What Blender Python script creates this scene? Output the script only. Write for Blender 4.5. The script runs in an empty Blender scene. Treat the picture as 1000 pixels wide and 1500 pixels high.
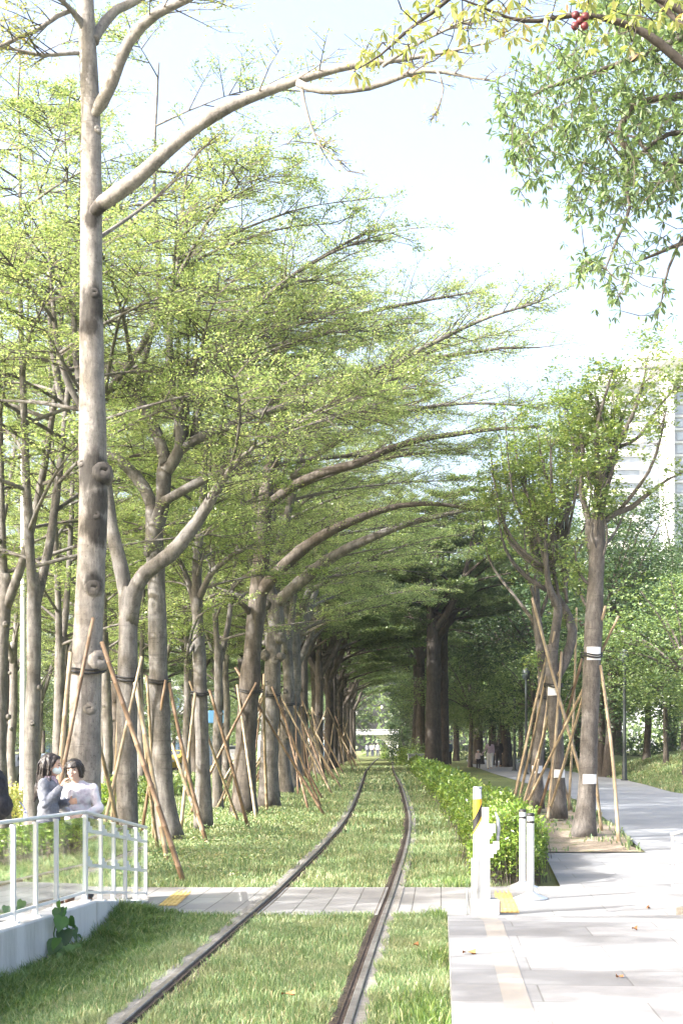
import bpy, math, random
import numpy as np
from mathutils import Vector, Matrix
rng = np.random.default_rng(7)
random.seed(7)
C = bpy.context.scene.collection
F, H, HOR = 2083.0, 1.75, 1100.0          # focal length in photo pixels, eye height, horizon row

# ------------------------------------------------------------------ terrain measure
_GY = np.array([-50, 17, 22, 30, 44, 51, 71, 110, 170, 5000.])
_GZ = np.array([0, 0, .08, .2, .42, .53, .69, .9, 1.0, 1.0])
def sstep(a, b, x):
    t = np.clip((np.asarray(x, float) - a) / (b - a), 0, 1)
    return t * t * (3 - 2 * t)
def gy(Y): return np.interp(Y, _GY, _GZ)
_TY = np.array([-5, 9.11, 13.5, 18.3, 23.5, 31, 44, 50.6, 71, 110, 170, 240.])
_TX = np.array([-1.61, -.674, -.381, -.03, .36, .80, 1.22, 1.40, 1.90, 3.2, 5.3, 7.8])
def _smooth_track():
    ys = np.linspace(-5, 240, 1200); xs = np.interp(ys, _TY, _TX)
    for _ in range(3):
        k = np.ones(25) / 25
        xs = np.convolve(np.pad(xs, 12, mode='reflect', reflect_type='odd'), k, mode='valid')
    return ys, xs
_SY, _SX = _smooth_track()
def tx(Y): return np.interp(Y, _SY, _SX)   # track centre line
_PRY = np.array([15, 25, 40, 45, 57, 66, 80, 95, 140.])
_PRX = np.array([16, 15, 10.8, 10.4, 11.3, 11.3, 11.8, 12.6, 18.])
def path_right(Y): return np.interp(Y, _PRY, _PRX)
def ground_z(X, Y):
    X = np.asarray(X, float); Y = np.asarray(Y, float)
    z = gy(Y)
    k = 1 - .75 * sstep(-7, -13, X)
    z = z * k
    e = X - path_right(Y)
    bank = sstep(.2, 4.2, e) * 1.15 * sstep(34, 46, Y) * (1 - .5 * sstep(60, 76, Y))
    z = z + bank
    u = (tx(Y) - .95 - X) / 1.15                       # the lawn dips towards the platform wall
    z = z - .25 * sstep(0, 1, u) * sstep(15.1, 13.2, Y)
    return z
def W(px, py, Y): return np.array([(px - 500) / F * Y, Y, H - (py - HOR) / F * Y])
def Gp(px, py):                            # pixel on the ground -> world
    Y = 20.
    for _ in range(60): Y = .5 * Y + .5 * (H - float(gy(Y))) * F / max(py - HOR, 4)
    return np.array([(px - 500) / F * Y, Y, float(gy(Y))])

# ------------------------------------------------------------------ mesh helpers
def mesh_np(name, V, quads=None, tris=None, smooth=False, mats=(), midx=None):
    me = bpy.data.meshes.new(name)
    V = np.asarray(V, np.float32).reshape(-1, 3)
    nq = 0 if quads is None else len(quads); nt = 0 if tris is None else len(tris)
    me.vertices.add(len(V)); me.vertices.foreach_set('co', V.ravel())
    loops = []
    if nq: loops.append(np.asarray(quads, np.int32).ravel())
    if nt: loops.append(np.asarray(tris, np.int32).ravel())
    L = np.concatenate(loops) if loops else np.zeros(0, np.int32)
    me.loops.add(len(L)); me.loops.foreach_set('vertex_index', L)
    me.polygons.add(nq + nt)
    st = np.concatenate([np.arange(nq) * 4, nq * 4 + np.arange(nt) * 3]).astype(np.int32)
    me.polygons.foreach_set('loop_start', st)
    me.polygons.foreach_set('use_smooth', np.full(nq + nt, smooth, bool))
    for m in mats: me.materials.append(m)
    if midx is not None: me.polygons.foreach_set('material_index', np.asarray(midx, np.int32))
    me.update(calc_edges=True)
    me.validate()
    return me
class MB:
    """collects shapes for ONE mesh"""
    def __init__(s): s.V = []; s.Q = []; s.T = []; s.n = 0
    def add(s, V, Q=None, T=None):
        V = np.asarray(V, float).reshape(-1, 3)
        if Q is not None and len(Q): s.Q.append(np.asarray(Q, int) + s.n)
        if T is not None and len(T): s.T.append(np.asarray(T, int) + s.n)
        s.V.append(V); s.n += len(V)
    def box(s, c, d, rz=0., bev=0., R=None):
        x, y, z = np.array(d) / 2
        if bev > 0:
            b = min(bev, x * .9, y * .9, z * .9)
            V = []
            for zz, k in ((-z, b), (-z + b, 0), (z - b, 0), (z, b)):
                ex, ey = x - k, y - k
                cb = b if k == 0 else b * .6
                V += [(-ex + cb, -ey, zz), (ex - cb, -ey, zz), (ex, -ey + cb, zz), (ex, ey - cb, zz), (ex - cb, ey, zz), (-ex + cb, ey, zz), (-ex, ey - cb, zz), (-ex, -ey + cb, zz)]
            V = np.array(V); Q = []
            for r in range(3):
                for i in range(8):
                    j = (i + 1) % 8; Q.append((r * 8 + i, r * 8 + j, r * 8 + 8 + j, r * 8 + 8 + i))
            for o, f in ((0, -1), (24, 1)):
                qs = [(o, o + 1, o + 2, o + 7), (o + 7, o + 2, o + 3, o + 6), (o + 6, o + 3, o + 4, o + 5)]
                Q += [q if f > 0 else q[::-1] for q in qs]
        else:
            V = np.array([(-x, -y, -z), (x, -y, -z), (x, y, -z), (-x, y, -z), (-x, -y, z), (x, -y, z), (x, y, z), (-x, y, z)])
            Q = [(3, 2, 1, 0), (4, 5, 6, 7), (0, 1, 5, 4), (1, 2, 6, 5), (2, 3, 7, 6), (3, 0, 4, 7)]
        if R is None:
            ca, sa = math.cos(rz), math.sin(rz); R = np.array([[ca, -sa, 0], [sa, ca, 0], [0, 0, 1]])
        s.add(V @ np.asarray(R).T + np.array(c), Q)
    def bar(s, p0, p1, w, h, bev=0.):
        p0 = np.array(p0, float); p1 = np.array(p1, float); d = p1 - p0; L = np.linalg.norm(d); d /= L
        up = np.array([0, 0, 1.]) if abs(d[2]) < .95 else np.array([1., 0, 0])
        a = np.cross(up, d); a /= np.linalg.norm(a); b = np.cross(d, a)
        s.box((p0 + p1) / 2, (L, w, h), bev=bev, R=np.stack([d, a, b], 1))
    def tube(s, P, r, n=8, cap=True, ell=None):
        P = np.asarray(P, float); m = len(P); r = np.broadcast_to(np.asarray(r, float), (m,))
        Tn = np.gradient(P, axis=0); Tn /= np.linalg.norm(Tn, axis=1)[:, None] + 1e-9
        ref = np.array([1., 0, 0]) if abs(Tn[0][0]) < .8 else np.array([0, 1., 0])
        a = np.arange(n) * 2 * math.pi / n; V = []
        for i in range(m):
            u = ref - Tn[i] * (ref @ Tn[i]); u /= np.linalg.norm(u); ref = u; v = np.cross(Tn[i], u)
            V.append(P[i] + r[i] * (np.cos(a)[:, None] * u + np.sin(a)[:, None] * v))
        V = np.concatenate(V); i = np.arange(m - 1)[:, None] * n; k = np.arange(n)[None]; k2 = (k + 1) % n
        Q = np.stack([i + k, i + k2, i + n + k2, i + n + k], -1).reshape(-1, 4); T = None
        if cap:
            V = np.concatenate([V, P[:1], P[-1:]]); kk = np.arange(n); k3 = (kk + 1) % n
            T = np.concatenate([np.stack([k3, kk, np.full(n, m * n)], 1), np.stack([(m - 1) * n + kk, (m - 1) * n + k3, np.full(n, m * n + 1)], 1)])
        s.add(V, Q, T)
    def lathe(s, c, prof, n=20):
        prof = np.array(prof, float)
        P = np.stack([np.full(len(prof), c[0]), np.full(len(prof), c[1]), c[2] + prof[:, 1]], 1)
        a = np.arange(n) * 2 * math.pi / n
        V = (P[:, None, :] + np.stack([np.cos(a)[None] * prof[:, :1], np.sin(a)[None] * prof[:, :1], np.zeros((len(prof), n))], -1)).reshape(-1, 3)
        i = np.arange(len(prof) - 1)[:, None] * n; k = np.arange(n)[None]; k2 = (k + 1) % n
        s.add(V, np.stack([i + k, i + k2, i + n + k2, i + n + k], -1).reshape(-1, 4))
    def prism(s, poly, axis0, axis1, normal, origin, th):
        """extrude a 2D outline (may be concave) by th along normal, centred"""
        from mathutils.geometry import tessellate_polygon
        poly = np.array(poly, float); n = len(poly)
        a0, a1, nn, o = map(lambda v: np.array(v, float), (axis0, axis1, normal, origin))
        base = o + poly[:, :1] * a0 + poly[:, 1:2] * a1
        V = np.concatenate([base - nn * th / 2, base + nn * th / 2])
        tri = np.array(tessellate_polygon([[Vector((p[0], p[1], 0)) for p in poly]]))
        k = np.arange(n); k2 = (k + 1) % n
        s.add(V, np.stack([k, k2, k2 + n, k + n], 1), np.concatenate([tri[:, ::-1], tri + n]))
    def segs(s, p0, p1, r0, r1):
        """many thin three-sided twigs at once"""
        p0 = np.asarray(p0, float).reshape(-1, 3); p1 = np.asarray(p1, float).reshape(-1, 3); m = len(p0)
        if not m: return
        d = p1 - p0; d /= np.linalg.norm(d, axis=1)[:, None] + 1e-9
        ref = np.where(np.abs(d[:, 2:3]) < .9, np.array([[0, 0, 1.]]), np.array([[1., 0, 0]]))
        u = np.cross(ref, d); u /= np.linalg.norm(u, axis=1)[:, None] + 1e-9; v = np.cross(d, u)
        r0 = np.broadcast_to(np.asarray(r0, float), (m,))[:, None]; r1 = np.broadcast_to(np.asarray(r1, float), (m,))[:, None]
        V = np.zeros((m, 6, 3))
        for k in range(3):
            a = k * 2 * math.pi / 3; o = math.cos(a) * u + math.sin(a) * v
            V[:, k] = p0 + r0 * o; V[:, 3 + k] = p1 + r1 * o
        i = np.arange(m)[:, None] * 6
        Q = np.concatenate([i + np.array([[k, (k + 1) % 3, 3 + (k + 1) % 3, 3 + k]]) for k in range(3)])
        s.add(V.reshape(-1, 3), Q)
    def leaves(s, base, d, length, width, up_noise=.5, fold=.0):
        base = np.asarray(base).reshape(-1, 3); m = len(base)
        if not m: return
        d = d / (np.linalg.norm(d, axis=1)[:, None] + 1e-9)
        up = np.array([[0, 0, 1.]]) + rng.normal(0, up_noise, (m, 3))
        sd = np.cross(d, up); sd /= np.linalg.norm(sd, axis=1)[:, None] + 1e-9
        length = np.broadcast_to(np.asarray(length, float), (m,))[:, None]; width = np.broadcast_to(np.asarray(width, float), (m,))[:, None]
        mid = base + d * length * .6; V = np.stack([base, mid - sd * width / 2, base + d * length, mid + sd * width / 2], 1)
        i = np.arange(m)[:, None] * 4
        s.add(V.reshape(-1, 3), i + np.array([[0, 1, 2, 3]]))
    def mesh(s, name, m, smooth=False, origin=(0, 0, 0)):
        V = np.concatenate(s.V) - np.array(origin) if s.V else np.zeros((0, 3))
        return mesh_np(name, V, np.concatenate(s.Q) if s.Q else None, np.concatenate(s.T) if s.T else None, smooth, [m] if m else [])
    def build(s, name, m, parent=None, smooth=False, origin=None):
        """link as ONE object; a part keeps world coordinates, its mesh is shifted to the parent's base"""
        o = parent
        off = np.array([0, 0, 0.])
        chain = parent
        while chain is not None:
            off += np.array(chain.location); chain = chain.parent
        if origin is not None: off = np.array(origin, float)
        ob = bpy.data.objects.new(name, s.mesh(name, m, smooth, off)); C.objects.link(ob)
        if parent is not None: ob.parent = parent
        elif origin is not None: ob.location = origin
        return ob
def thing(name, label, cat, loc=(0, 0, 0), group=None):
    o = bpy.data.objects.new(name, None); C.objects.link(o); o.location = [float(v) for v in loc]; o.empty_display_size = .2
    return tag(o, label, cat, group)
def tag(o, label, cat=None, group=None, kind=None):
    o['label'] = label
    if cat: o['category'] = cat
    if group: o['group'] = group
    if kind: o['kind'] = kind
    return o
def struct(o): o['kind'] = 'structure'; return o
def dup(root, loc=None, rz=0., sc=1.):
    r = root.copy(); C.objects.link(r)
    if loc is not None: r.location = [float(v) for v in loc]
    r.rotation_euler = (0, 0, rz); r.scale = (sc, sc, sc)
    for ch in root.children:
        c = ch.copy(); C.objects.link(c); c.parent = r
        for g2 in ch.children:
            d = g2.copy(); C.objects.link(d); d.parent = c
    return r

# ------------------------------------------------------------------ materials
class NT:
    def __init__(s, name):
        s.m = bpy.data.materials.new(name); s.m.use_nodes = True; s.t = s.m.node_tree; s.t.nodes.clear()
        s.out = s.n('ShaderNodeOutputMaterial')
    def n(s, t, **kw):
        o = s.t.nodes.new(t)
        for k, v in kw.items():
            if k.startswith('i_'): o.inputs[int(k[2:])].default_value = v
            else: setattr(o, k, v)
        return o
    def l(s, a, b): s.t.links.new(a, b)
    def ramp(s, fac, stops, interp='LINEAR'):
        r = s.n('ShaderNodeValToRGB'); r.color_ramp.interpolation = interp
        e = r.color_ramp.elements
        while len(e) < len(stops): e.new(.5)
        for k, (p, c) in enumerate(stops): e[k].position = p; e[k].color = (*c, 1) if len(c) == 3 else c
        s.l(fac, r.inputs[0]); return r.outputs[0]
    def coord(s, scale=(1, 1, 1), which='Object'):
        tc = s.n('ShaderNodeTexCoord'); mp = s.n('ShaderNodeMapping'); mp.inputs['Scale'].default_value = scale
        s.l(tc.outputs[which], mp.inputs['Vector']); return mp.outputs[0]
    def noise(s, vec, scale, detail=6, rough=.6):
        o = s.n('ShaderNodeTexNoise'); o.inputs['Scale'].default_value = scale; o.inputs['Detail'].default_value = detail; o.inputs['Roughness'].default_value = rough
        s.l(vec, o.inputs['Vector']); return o.outputs['Fac']
    def mix(s, fac, a, b, mode='MIX'):
        o = s.n('ShaderNodeMix', data_type='RGBA', blend_type=mode)
        for sock, v in ((o.inputs[0], fac), (o.inputs[6], a), (o.inputs[7], b)):
            if hasattr(v, 'is_output'): s.l(v, sock)
            else: sock.default_value = v if not isinstance(v, tuple) else (*v, 1) if len(v) == 3 else v
        return o.outputs[2]
    def math(s, op, a, b=0., c=0.):
        o = s.n('ShaderNodeMath', operation=op)
        for k, v in enumerate((a, b, c)):
            if hasattr(v, 'is_output'): s.l(v, o.inputs[k])
            else: o.inputs[k].default_value = v
        return o.outputs[0]
    def bsdf(s, col, rough=.8, bump=None, bstr=.4, bdist=.02, metal=0., spec=.4):
        b = s.n('ShaderNodeBsdfPrincipled')
        if hasattr(col, 'is_output'): s.l(col, b.inputs['Base Color'])
        else: b.inputs['Base Color'].default_value = (*col, 1)
        if hasattr(rough, 'is_output'): s.l(rough, b.inputs['Roughness'])
        else: b.inputs['Roughness'].default_value = rough
        b.inputs['Metallic'].default_value = metal; b.inputs['Specular IOR Level'].default_value = spec
        if bump is not None:
            k = s.n('ShaderNodeBump'); k.inputs['Strength'].default_value = bstr; k.inputs['Distance'].default_value = bdist
            s.l(bump, k.inputs['Height']); s.l(k.outputs[0], b.inputs['Normal'])
        s.l(b.outputs[0], s.out.inputs[0]); return b
def pbr(name, stops, scale=3., rough=.8, stretch=(1, 1, 1), bstr=.3, bdist=.01, metal=0., spec=.4, detail=6):
    t = NT(name); v = t.coord(stretch); f = t.noise(v, scale, detail)
    t.bsdf(t.ramp(f, stops), rough, f, bstr, bdist, metal, spec); return t.m
def leafmat(name, stops, trans=.42, tint=(1.25, 1.15, .45), gloss=.05, grough=.4, dry=None):
    t = NT(name); g = t.n('ShaderNodeNewGeometry')
    col = t.ramp(g.outputs['Random Per Island'], stops)
    if dry: col = t.mix(t.ramp(t.noise(t.coord((1, 1, 0)), 1.1, 6, .7), [(.50, (0, 0, 0)), (.66, (.75, .75, .75))]), col, dry)
    d = t.n('ShaderNodeBsdfDiffuse'); t.l(col, d.inputs[0])
    tr = t.n('ShaderNodeBsdfTranslucent'); t.l(t.mix(1., col, tint, 'MULTIPLY'), tr.inputs[0])
    mx = t.n('ShaderNodeMixShader'); mx.inputs[0].default_value = trans; t.l(d.outputs[0], mx.inputs[1]); t.l(tr.outputs[0], mx.inputs[2])
    gl = t.n('ShaderNodeBsdfGlossy'); gl.inputs['Roughness'].default_value = grough
    m2 = t.n('ShaderNodeMixShader'); m2.inputs[0].default_value = gloss; t.l(mx.outputs[0], m2.inputs[1]); t.l(gl.outputs[0], m2.inputs[2])
    t.l(m2.outputs[0], t.out.inputs[0]); return t.m
def barkmat(name, c0, c1, c2, stain=0.5, vs=14., spots=()):
    t = NT(name); v = t.coord((1, 1, .22)); v2 = t.coord((1, 1, .5)); v3 = t.coord((1, 1, 2.6))
    a = t.noise(v, vs, 8, .7); b = t.noise(v2, 1.6, 5, .6); c = t.noise(v3, 5, 3, .5)
    col = t.ramp(a, [(.25, c0), (.5, c1), (.75, c2)])
    col = t.mix(t.ramp(c, [(.55, (0, 0, 0)), (.8, (.4, .4, .4))]), col, c0)
    st = t.ramp(b, [(stain, (0, 0, 0)), (stain + .12, (1, 1, 1))])
    col = t.mix(t.math('MULTIPLY', st, .6), col, (c0[0] * .45, c0[1] * .45, c0[2] * .45))
    mo = t.noise(t.coord((1, 1, .7)), 4.2, 6, .72)
    col = t.mix(t.ramp(mo, [(.42, (0, 0, 0)), (.62, (.55, .55, .55))]), col, (c0[0] * .8, c0[1] * .82, c0[2] * .85))
    rg = t.noise(t.coord((.6, .6, 9)), 2.2, 4, .7)
    col = t.mix(t.ramp(rg, [(.60, (0, 0, 0)), (.68, (.5, .5, .5))]), col, (c0[0] * .6, c0[1] * .6, c0[2] * .6))
    spk = t.noise(t.coord((1, 1, .6)), 48, 2, .5)
    col = t.mix(t.ramp(spk, [(.60, (0, 0, 0)), (.70, (.55, .55, .55))]), col, (c0[0] * .5, c0[1] * .5, c0[2] * .5))
    if spots:
        tc = t.coord((1, 1, 1)); acc = None
        nz = t.noise(t.coord((1, 1, .35)), 9, 4, .7)
        for (p, rad) in spots:
            vm = t.n('ShaderNodeVectorMath', operation='DISTANCE'); t.l(tc, vm.inputs[0]); vm.inputs[1].default_value = p
            k = t.math('ADD', t.math('DIVIDE', vm.outputs['Value'], rad), t.math('MULTIPLY', t.math('SUBTRACT', nz, .5), 1.3))
            mr = t.n('ShaderNodeMapRange', interpolation_type='SMOOTHSTEP'); t.l(k, mr.inputs[0]); mr.inputs[1].default_value = 1.15; mr.inputs[2].default_value = .55; k = mr.outputs[0]; acc = k if acc is None else t.math('MAXIMUM', acc, k)
        col = t.mix(t.math('MULTIPLY', acc, t.math('ADD', .45, t.math('MULTIPLY', a, .75))), col, (.02, .018, .016))
    t.bsdf(col, .9, t.math('ADD', a, t.math('MULTIPLY', c, .6)), .7, .02, spec=.2); return t.m

M = {}
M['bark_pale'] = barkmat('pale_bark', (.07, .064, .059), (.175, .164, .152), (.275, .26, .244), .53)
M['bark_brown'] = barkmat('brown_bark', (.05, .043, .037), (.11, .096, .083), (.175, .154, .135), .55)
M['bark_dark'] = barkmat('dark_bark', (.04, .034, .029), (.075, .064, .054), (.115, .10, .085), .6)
M['bark_furrow'] = barkmat('furrowed_bark', (.065, .058, .052), (.14, .126, .113), (.22, .20, .18), .60, 22.)
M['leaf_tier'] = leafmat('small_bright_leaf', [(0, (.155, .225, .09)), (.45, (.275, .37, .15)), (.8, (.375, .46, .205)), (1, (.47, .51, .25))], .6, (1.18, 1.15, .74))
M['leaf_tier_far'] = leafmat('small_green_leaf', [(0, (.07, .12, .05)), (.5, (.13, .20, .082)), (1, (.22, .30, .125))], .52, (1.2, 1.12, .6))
M['leaf_yellow'] = leafmat('yellow_green_leaf', [(0, (.24, .29, .09)), (.6, (.36, .39, .14)), (.94, (.45, .43, .18)), (1, (.45, .24, .12))], .5, (1.1, 1.08, .65))
M['leaf_grey'] = leafmat('glossy_grey_green_leaf', [(0, (.08, .13, .065)), (.5, (.155, .225, .11)), (1, (.25, .32, .16))], .42, (1.15, 1.2, .6), .05, .42)
M['leaf_camphor'] = leafmat('camphor_leaf', [(0, (.10, .165, .065)), (.5, (.195, .295, .10)), (.85, (.30, .40, .14)), (1, (.38, .42, .16))], .52, gloss=.07)
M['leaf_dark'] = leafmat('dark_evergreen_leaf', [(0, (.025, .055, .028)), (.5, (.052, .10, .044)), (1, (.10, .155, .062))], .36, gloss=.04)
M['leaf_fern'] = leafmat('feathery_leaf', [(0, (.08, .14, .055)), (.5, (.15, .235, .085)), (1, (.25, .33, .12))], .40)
M['leaf_hedge'] = leafmat('hedge_leaf', [(0, (.09, .17, .03)), (.5, (.17, .29, .05)), (.9, (.27, .38, .07)), (1, (.38, .42, .12))], .42, gloss=.06)
M['leaf_vine'] = leafmat('vine_leaf', [(0, (.02, .07, .016)), (.5, (.06, .15, .03)), (1, (.16, .28, .07))], .4, gloss=.03)
M['grass'] = leafmat('lawn_grass', [(0, (.095, .175, .075)), (.4, (.165, .26, .11)), (.75, (.265, .34, .165)), (.92, (.41, .43, .25)), (1, (.42, .33, .2))], .34, (1.15, 1.1, .55), .04, .5, (.325, .335, .195))
M['grass_tall'] = leafmat('tall_grass', [(0, (.055, .12, .03)), (.5, (.12, .21, .05)), (.9, (.22, .30, .08)), (1, (.42, .40, .2))], .32, (1.15, 1.15, .5), .05, .45)
M['bamboo'] = pbr('bamboo', [(.3, (.17, .125, .08)), (.5, (.31, .24, .155)), (.7, (.40, .325, .22))], 5, .55, (1, 1, .4), .2, .004)
M['bamboo_red'] = pbr('brown_bamboo', [(.3, (.10, .062, .038)), (.5, (.18, .118, .072)), (.7, (.25, .175, .11))], 5, .55, (1, 1, .4), .2, .004)
M['black'] = pbr('black_rubber', [(.3, (.012, .012, .013)), (.7, (.03, .03, .032))], 20, .6)
M['white'] = pbr('white_paint', [(.28, (.40, .40, .385)), (.40, (.60, .61, .61)), (.7, (.69, .70, .70))], 5, .35, bstr=.05)
M['metal'] = pbr('grey_metal', [(.3, (.38, .40, .42)), (.7, (.52, .54, .56))], 8, .35, metal=.6, bstr=.05)
M['alu'] = pbr('brushed_aluminium', [(.3, (.60, .60, .57)), (.7, (.72, .72, .69))], 9, .38, (1, 1, .1), .08, metal=.35)
M['yellow'] = pbr('yellow_paint', [(.3, (.72, .42, .03)), (.7, (.82, .52, .05))], 6, .4, bstr=.05)
M['paper'] = pbr('paper_tag', [(.3, (.70, .71, .73)), (.7, (.80, .80, .80))], 8, .6, bstr=.1)
M['skin'] = pbr('skin', [(.3, (.56, .36, .27)), (.7, (.64, .43, .33))], 9, .5, bstr=.05)
M['hair'] = pbr('black_hair', [(.3, (.010, .008, .008)), (.7, (.035, .028, .026))], 30, .38, (1, 1, .12), .5, .004)
M['coat_grey'] = pbr('grey_wool', [(.3, (.13, .14, .17)), (.7, (.21, .225, .265))], 40, .9, bstr=.3)
M['knit_white'] = pbr('white_knit', [(.32, (.40, .36, .42)), (.5, (.54, .52, .56)), (.7, (.46, .52, .55))], 14, .9, bstr=.6)
M['scarf'] = pbr('mauve_scarf', [(.3, (.30, .22, .27)), (.7, (.45, .36, .42))], 25, .9)
M['jeans'] = pbr('dark_denim', [(.3, (.035, .04, .06)), (.7, (.07, .08, .11))], 40, .9)
M['trousers_pale'] = pbr('pale_trousers', [(.3, (.50, .49, .47)), (.7, (.62, .61, .58))], 20, .9)
M['cloth_black'] = pbr('black_cloth', [(.3, (.012, .012, .015)), (.7, (.035, .033, .04))], 25, .85)
M['cloth_blue'] = pbr('dull_blue_cloth', [(.3, (.06, .09, .16)), (.7, (.10, .14, .22))], 25, .85)
M['cloth_pink'] = pbr('pale_pink_cloth', [(.3, (.50, .42, .44)), (.7, (.60, .52, .53))], 25, .85)
M['mask'] = pbr('pale_face_mask', [(.3, (.62, .74, .76)), (.7, (.72, .82, .83))], 25, .8)
M['lips'] = pbr('lip', [(.3, (.42, .16, .14)), (.7, (.48, .20, .17))], 25, .5)
M['shoe'] = pbr('brown_shoe', [(.3, (.16, .08, .05)), (.7, (.24, .13, .08))], 25, .6)
M['pod'] = pbr('dark_red_pod', [(.3, (.07, .012, .016)), (.7, (.15, .03, .03))], 14, .5)
M['dead_leaf'] = pbr('dry_leaf', [(.3, (.30, .12, .045)), (.7, (.45, .22, .09))], 14, .7)
M['lamp_dark'] = pbr('dark_green_steel', [(.3, (.02, .028, .028)), (.7, (.04, .05, .05))], 8, .5)
M['render_wall'] = None
def _m():
    t = NT('rendered_wall'); v = t.coord(); a = t.noise(v, 45, 4, .6); b = t.noise(t.coord((1, 1, .18)), 3.4, 7, .68)
    col = t.mix(t.ramp(b, [(.45, (0, 0, 0)), (.72, (1, 1, 1))]), (.52, .525, .52), (.31, .31, .295))
    t.bsdf(col, .85, a, .35, .006); M['render_wall'] = t.m
    # concrete of plaza and path
    t = NT('pale_concrete'); v = t.coord(); a = t.noise(v, 55, 4, .7); b = t.noise(v, .7, 6, .65); c = t.noise(v, 6, 5, .6)
    col = t.ramp(b, [(.3, (.22, .226, .233)), (.55, (.27, .275, .28)), (.75, (.31, .31, .31))])
    col = t.mix(t.ramp(c, [(.55, (0, 0, 0)), (.8, (.45, .45, .45))]), col, (.19, .195, .20))
    t.bsdf(col, .88, a, .25, .004); M['concrete'] = t.m
    # slabs of the crossing
    t = NT('crossing_slabs'); v = t.coord()
    mp = t.n('ShaderNodeMapping'); mp.inputs['Rotation'].default_value = (0, 0, math.radians(-86)); t.l(v, mp.inputs[0])
    br = t.n('ShaderNodeTexBrick'); t.l(mp.outputs[0], br.inputs['Vector']); br.offset = .5
    br.inputs['Scale'].default_value = 1.; br.inputs['Mortar Size'].default_value = .008; br.inputs['Brick Width'].default_value = 1.15; br.inputs['Row Height'].default_value = .32
    br.inputs['Color1'].default_value = (.19, .186, .178, 1); br.inputs['Color2'].default_value = (.25, .246, .238, 1); br.inputs['Mortar'].default_value = (.08, .078, .07, 1)
    a = t.noise(v, 40, 5, .7); b = t.noise(v, 2.2, 5, .6)
    col = t.mix(t.ramp(b, [(.4, (0, 0, 0)), (.8, (.6, .6, .6))]), br.outputs['Color'], (.19, .187, .178))
    t.bsdf(col, .85, t.math('SUBTRACT', t.math('MULTIPLY', a, .3), br.outputs['Fac']), .4, .01); M['slabs'] = t.m
    # plaza slabs: very large, faint joints
    t = NT('plaza_slabs'); v = t.coord()
    br = t.n('ShaderNodeTexBrick'); mp = t.n('ShaderNodeMapping'); mp.inputs['Rotation'].default_value = (0, 0, math.radians(4)); t.l(v, mp.inputs[0]); t.l(mp.outputs[0], br.inputs['Vector']); br.offset = .5
    br.inputs['Scale'].default_value = 1.; br.inputs['Mortar Size'].default_value = .006; br.inputs['Brick Width'].default_value = 1.2; br.inputs['Row Height'].default_value = .6
    br.inputs['Color1'].default_value = (.185, .188, .193, 1); br.inputs['Color2'].default_value = (.275, .276, .278, 1); br.inputs['Mortar'].default_value = (.13, .13, .125, 1)
    a = t.noise(v, 45, 5, .7); b = t.noise(v, 1.3, 6, .65)
    col = t.mix(t.ramp(b, [(.42, (0, 0, 0)), (.7, (.7, .7, .7))]), br.outputs['Color'], (.15, .15, .146))
    t.bsdf(col, .85, t.math('SUBTRACT', t.math('MULTIPLY', a, .3), br.outputs['Fac']), .3, .006); M['plaza'] = t.m
    # lawn soil under the blades
    t = NT('lawn'); v = t.coord(); a = t.noise(v, 30, 6, .75); b = t.noise(v, .8, 6, .65); c = t.noise(v, 4, 5, .6)
    col = t.ramp(a, [(.3, (.08, .095, .045)), (.5, (.15, .185, .07)), (.72, (.25, .27, .12))])
    col = t.mix(t.ramp(b, [(.45, (0, 0, 0)), (.7, (.7, .7, .7))]), col, (.20, .185, .085))
    col = t.mix(t.ramp(c, [(.62, (0, 0, 0)), (.75, (.7, .7, .7))]), col, (.12, .085, .055))
    t.bsdf(col, .95, a, .9, .04, spec=.1); M['lawn'] = t.m
    t = NT('bare_soil'); v = t.coord(); a = t.noise(v, 24, 7, .75); b = t.noise(v, 1.7, 6, .65)
    col = t.ramp(a, [(.3, (.20, .155, .115)), (.55, (.37, .31, .24)), (.75, (.48, .42, .33))])
    col = t.mix(t.ramp(b, [(.52, (0, 0, 0)), (.62, (.75, .75, .75))]), col, (.14, .165, .06))
    t.bsdf(col, .95, a, .9, .03, spec=.1); M['soil'] = t.m
    t = NT('asphalt'); v = t.coord(); a = t.noise(v, 40, 6, .75)
    t.bsdf(t.ramp(a, [(.3, (.045, .047, .055)), (.7, (.085, .088, .10))]), .8, a, .3, .01); M['asphalt'] = t.m
    # rusty rail
    t = NT('rusty_steel'); v = t.coord(); a = t.noise(v, 14, 7, .7)
    t.bsdf(t.ramp(a, [(.3, (.028, .021, .017)), (.5, (.06, .043, .034)), (.72, (.11, .082, .062))]), .75, a, .4, .006, .3); M['rust'] = t.m
    t = NT('worn_rail_steel'); v = t.coord(); a = t.noise(v, 9, 6, .7)
    t.bsdf(t.ramp(a, [(.3, (.15, .125, .105)), (.5, (.25, .23, .21)), (.7, (.36, .345, .33))]), .45, a, .1, .004, .55); M['steel'] = t.m
    t = NT('weathered_concrete'); v = t.coord(); a = t.noise(v, 30, 7, .75); b = t.noise(v, 2.4, 6, .65)
    col = t.ramp(a, [(.3, (.15, .14, .125)), (.55, (.24, .23, .21)), (.75, (.32, .31, .29))])
    col = t.mix(t.ramp(b, [(.5, (0, 0, 0)), (.72, (.8, .8, .8))]), col, (.10, .085, .062))
    t.bsdf(col, .9, a, .6, .012); M['old_concrete'] = t.m
    # clear glass pane
    t = NT('railing_glass'); tr = t.n('ShaderNodeBsdfTransparent'); tr.inputs[0].default_value = (.80, .90, .86, 1)
    gl = t.n('ShaderNodeBsdfGlossy'); gl.inputs['Roughness'].default_value = .02; gl.inputs[0].default_value = (.95, .97, .96, 1)
    fr = t.n('ShaderNodeFresnel'); fr.inputs[0].default_value = 1.5
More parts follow.
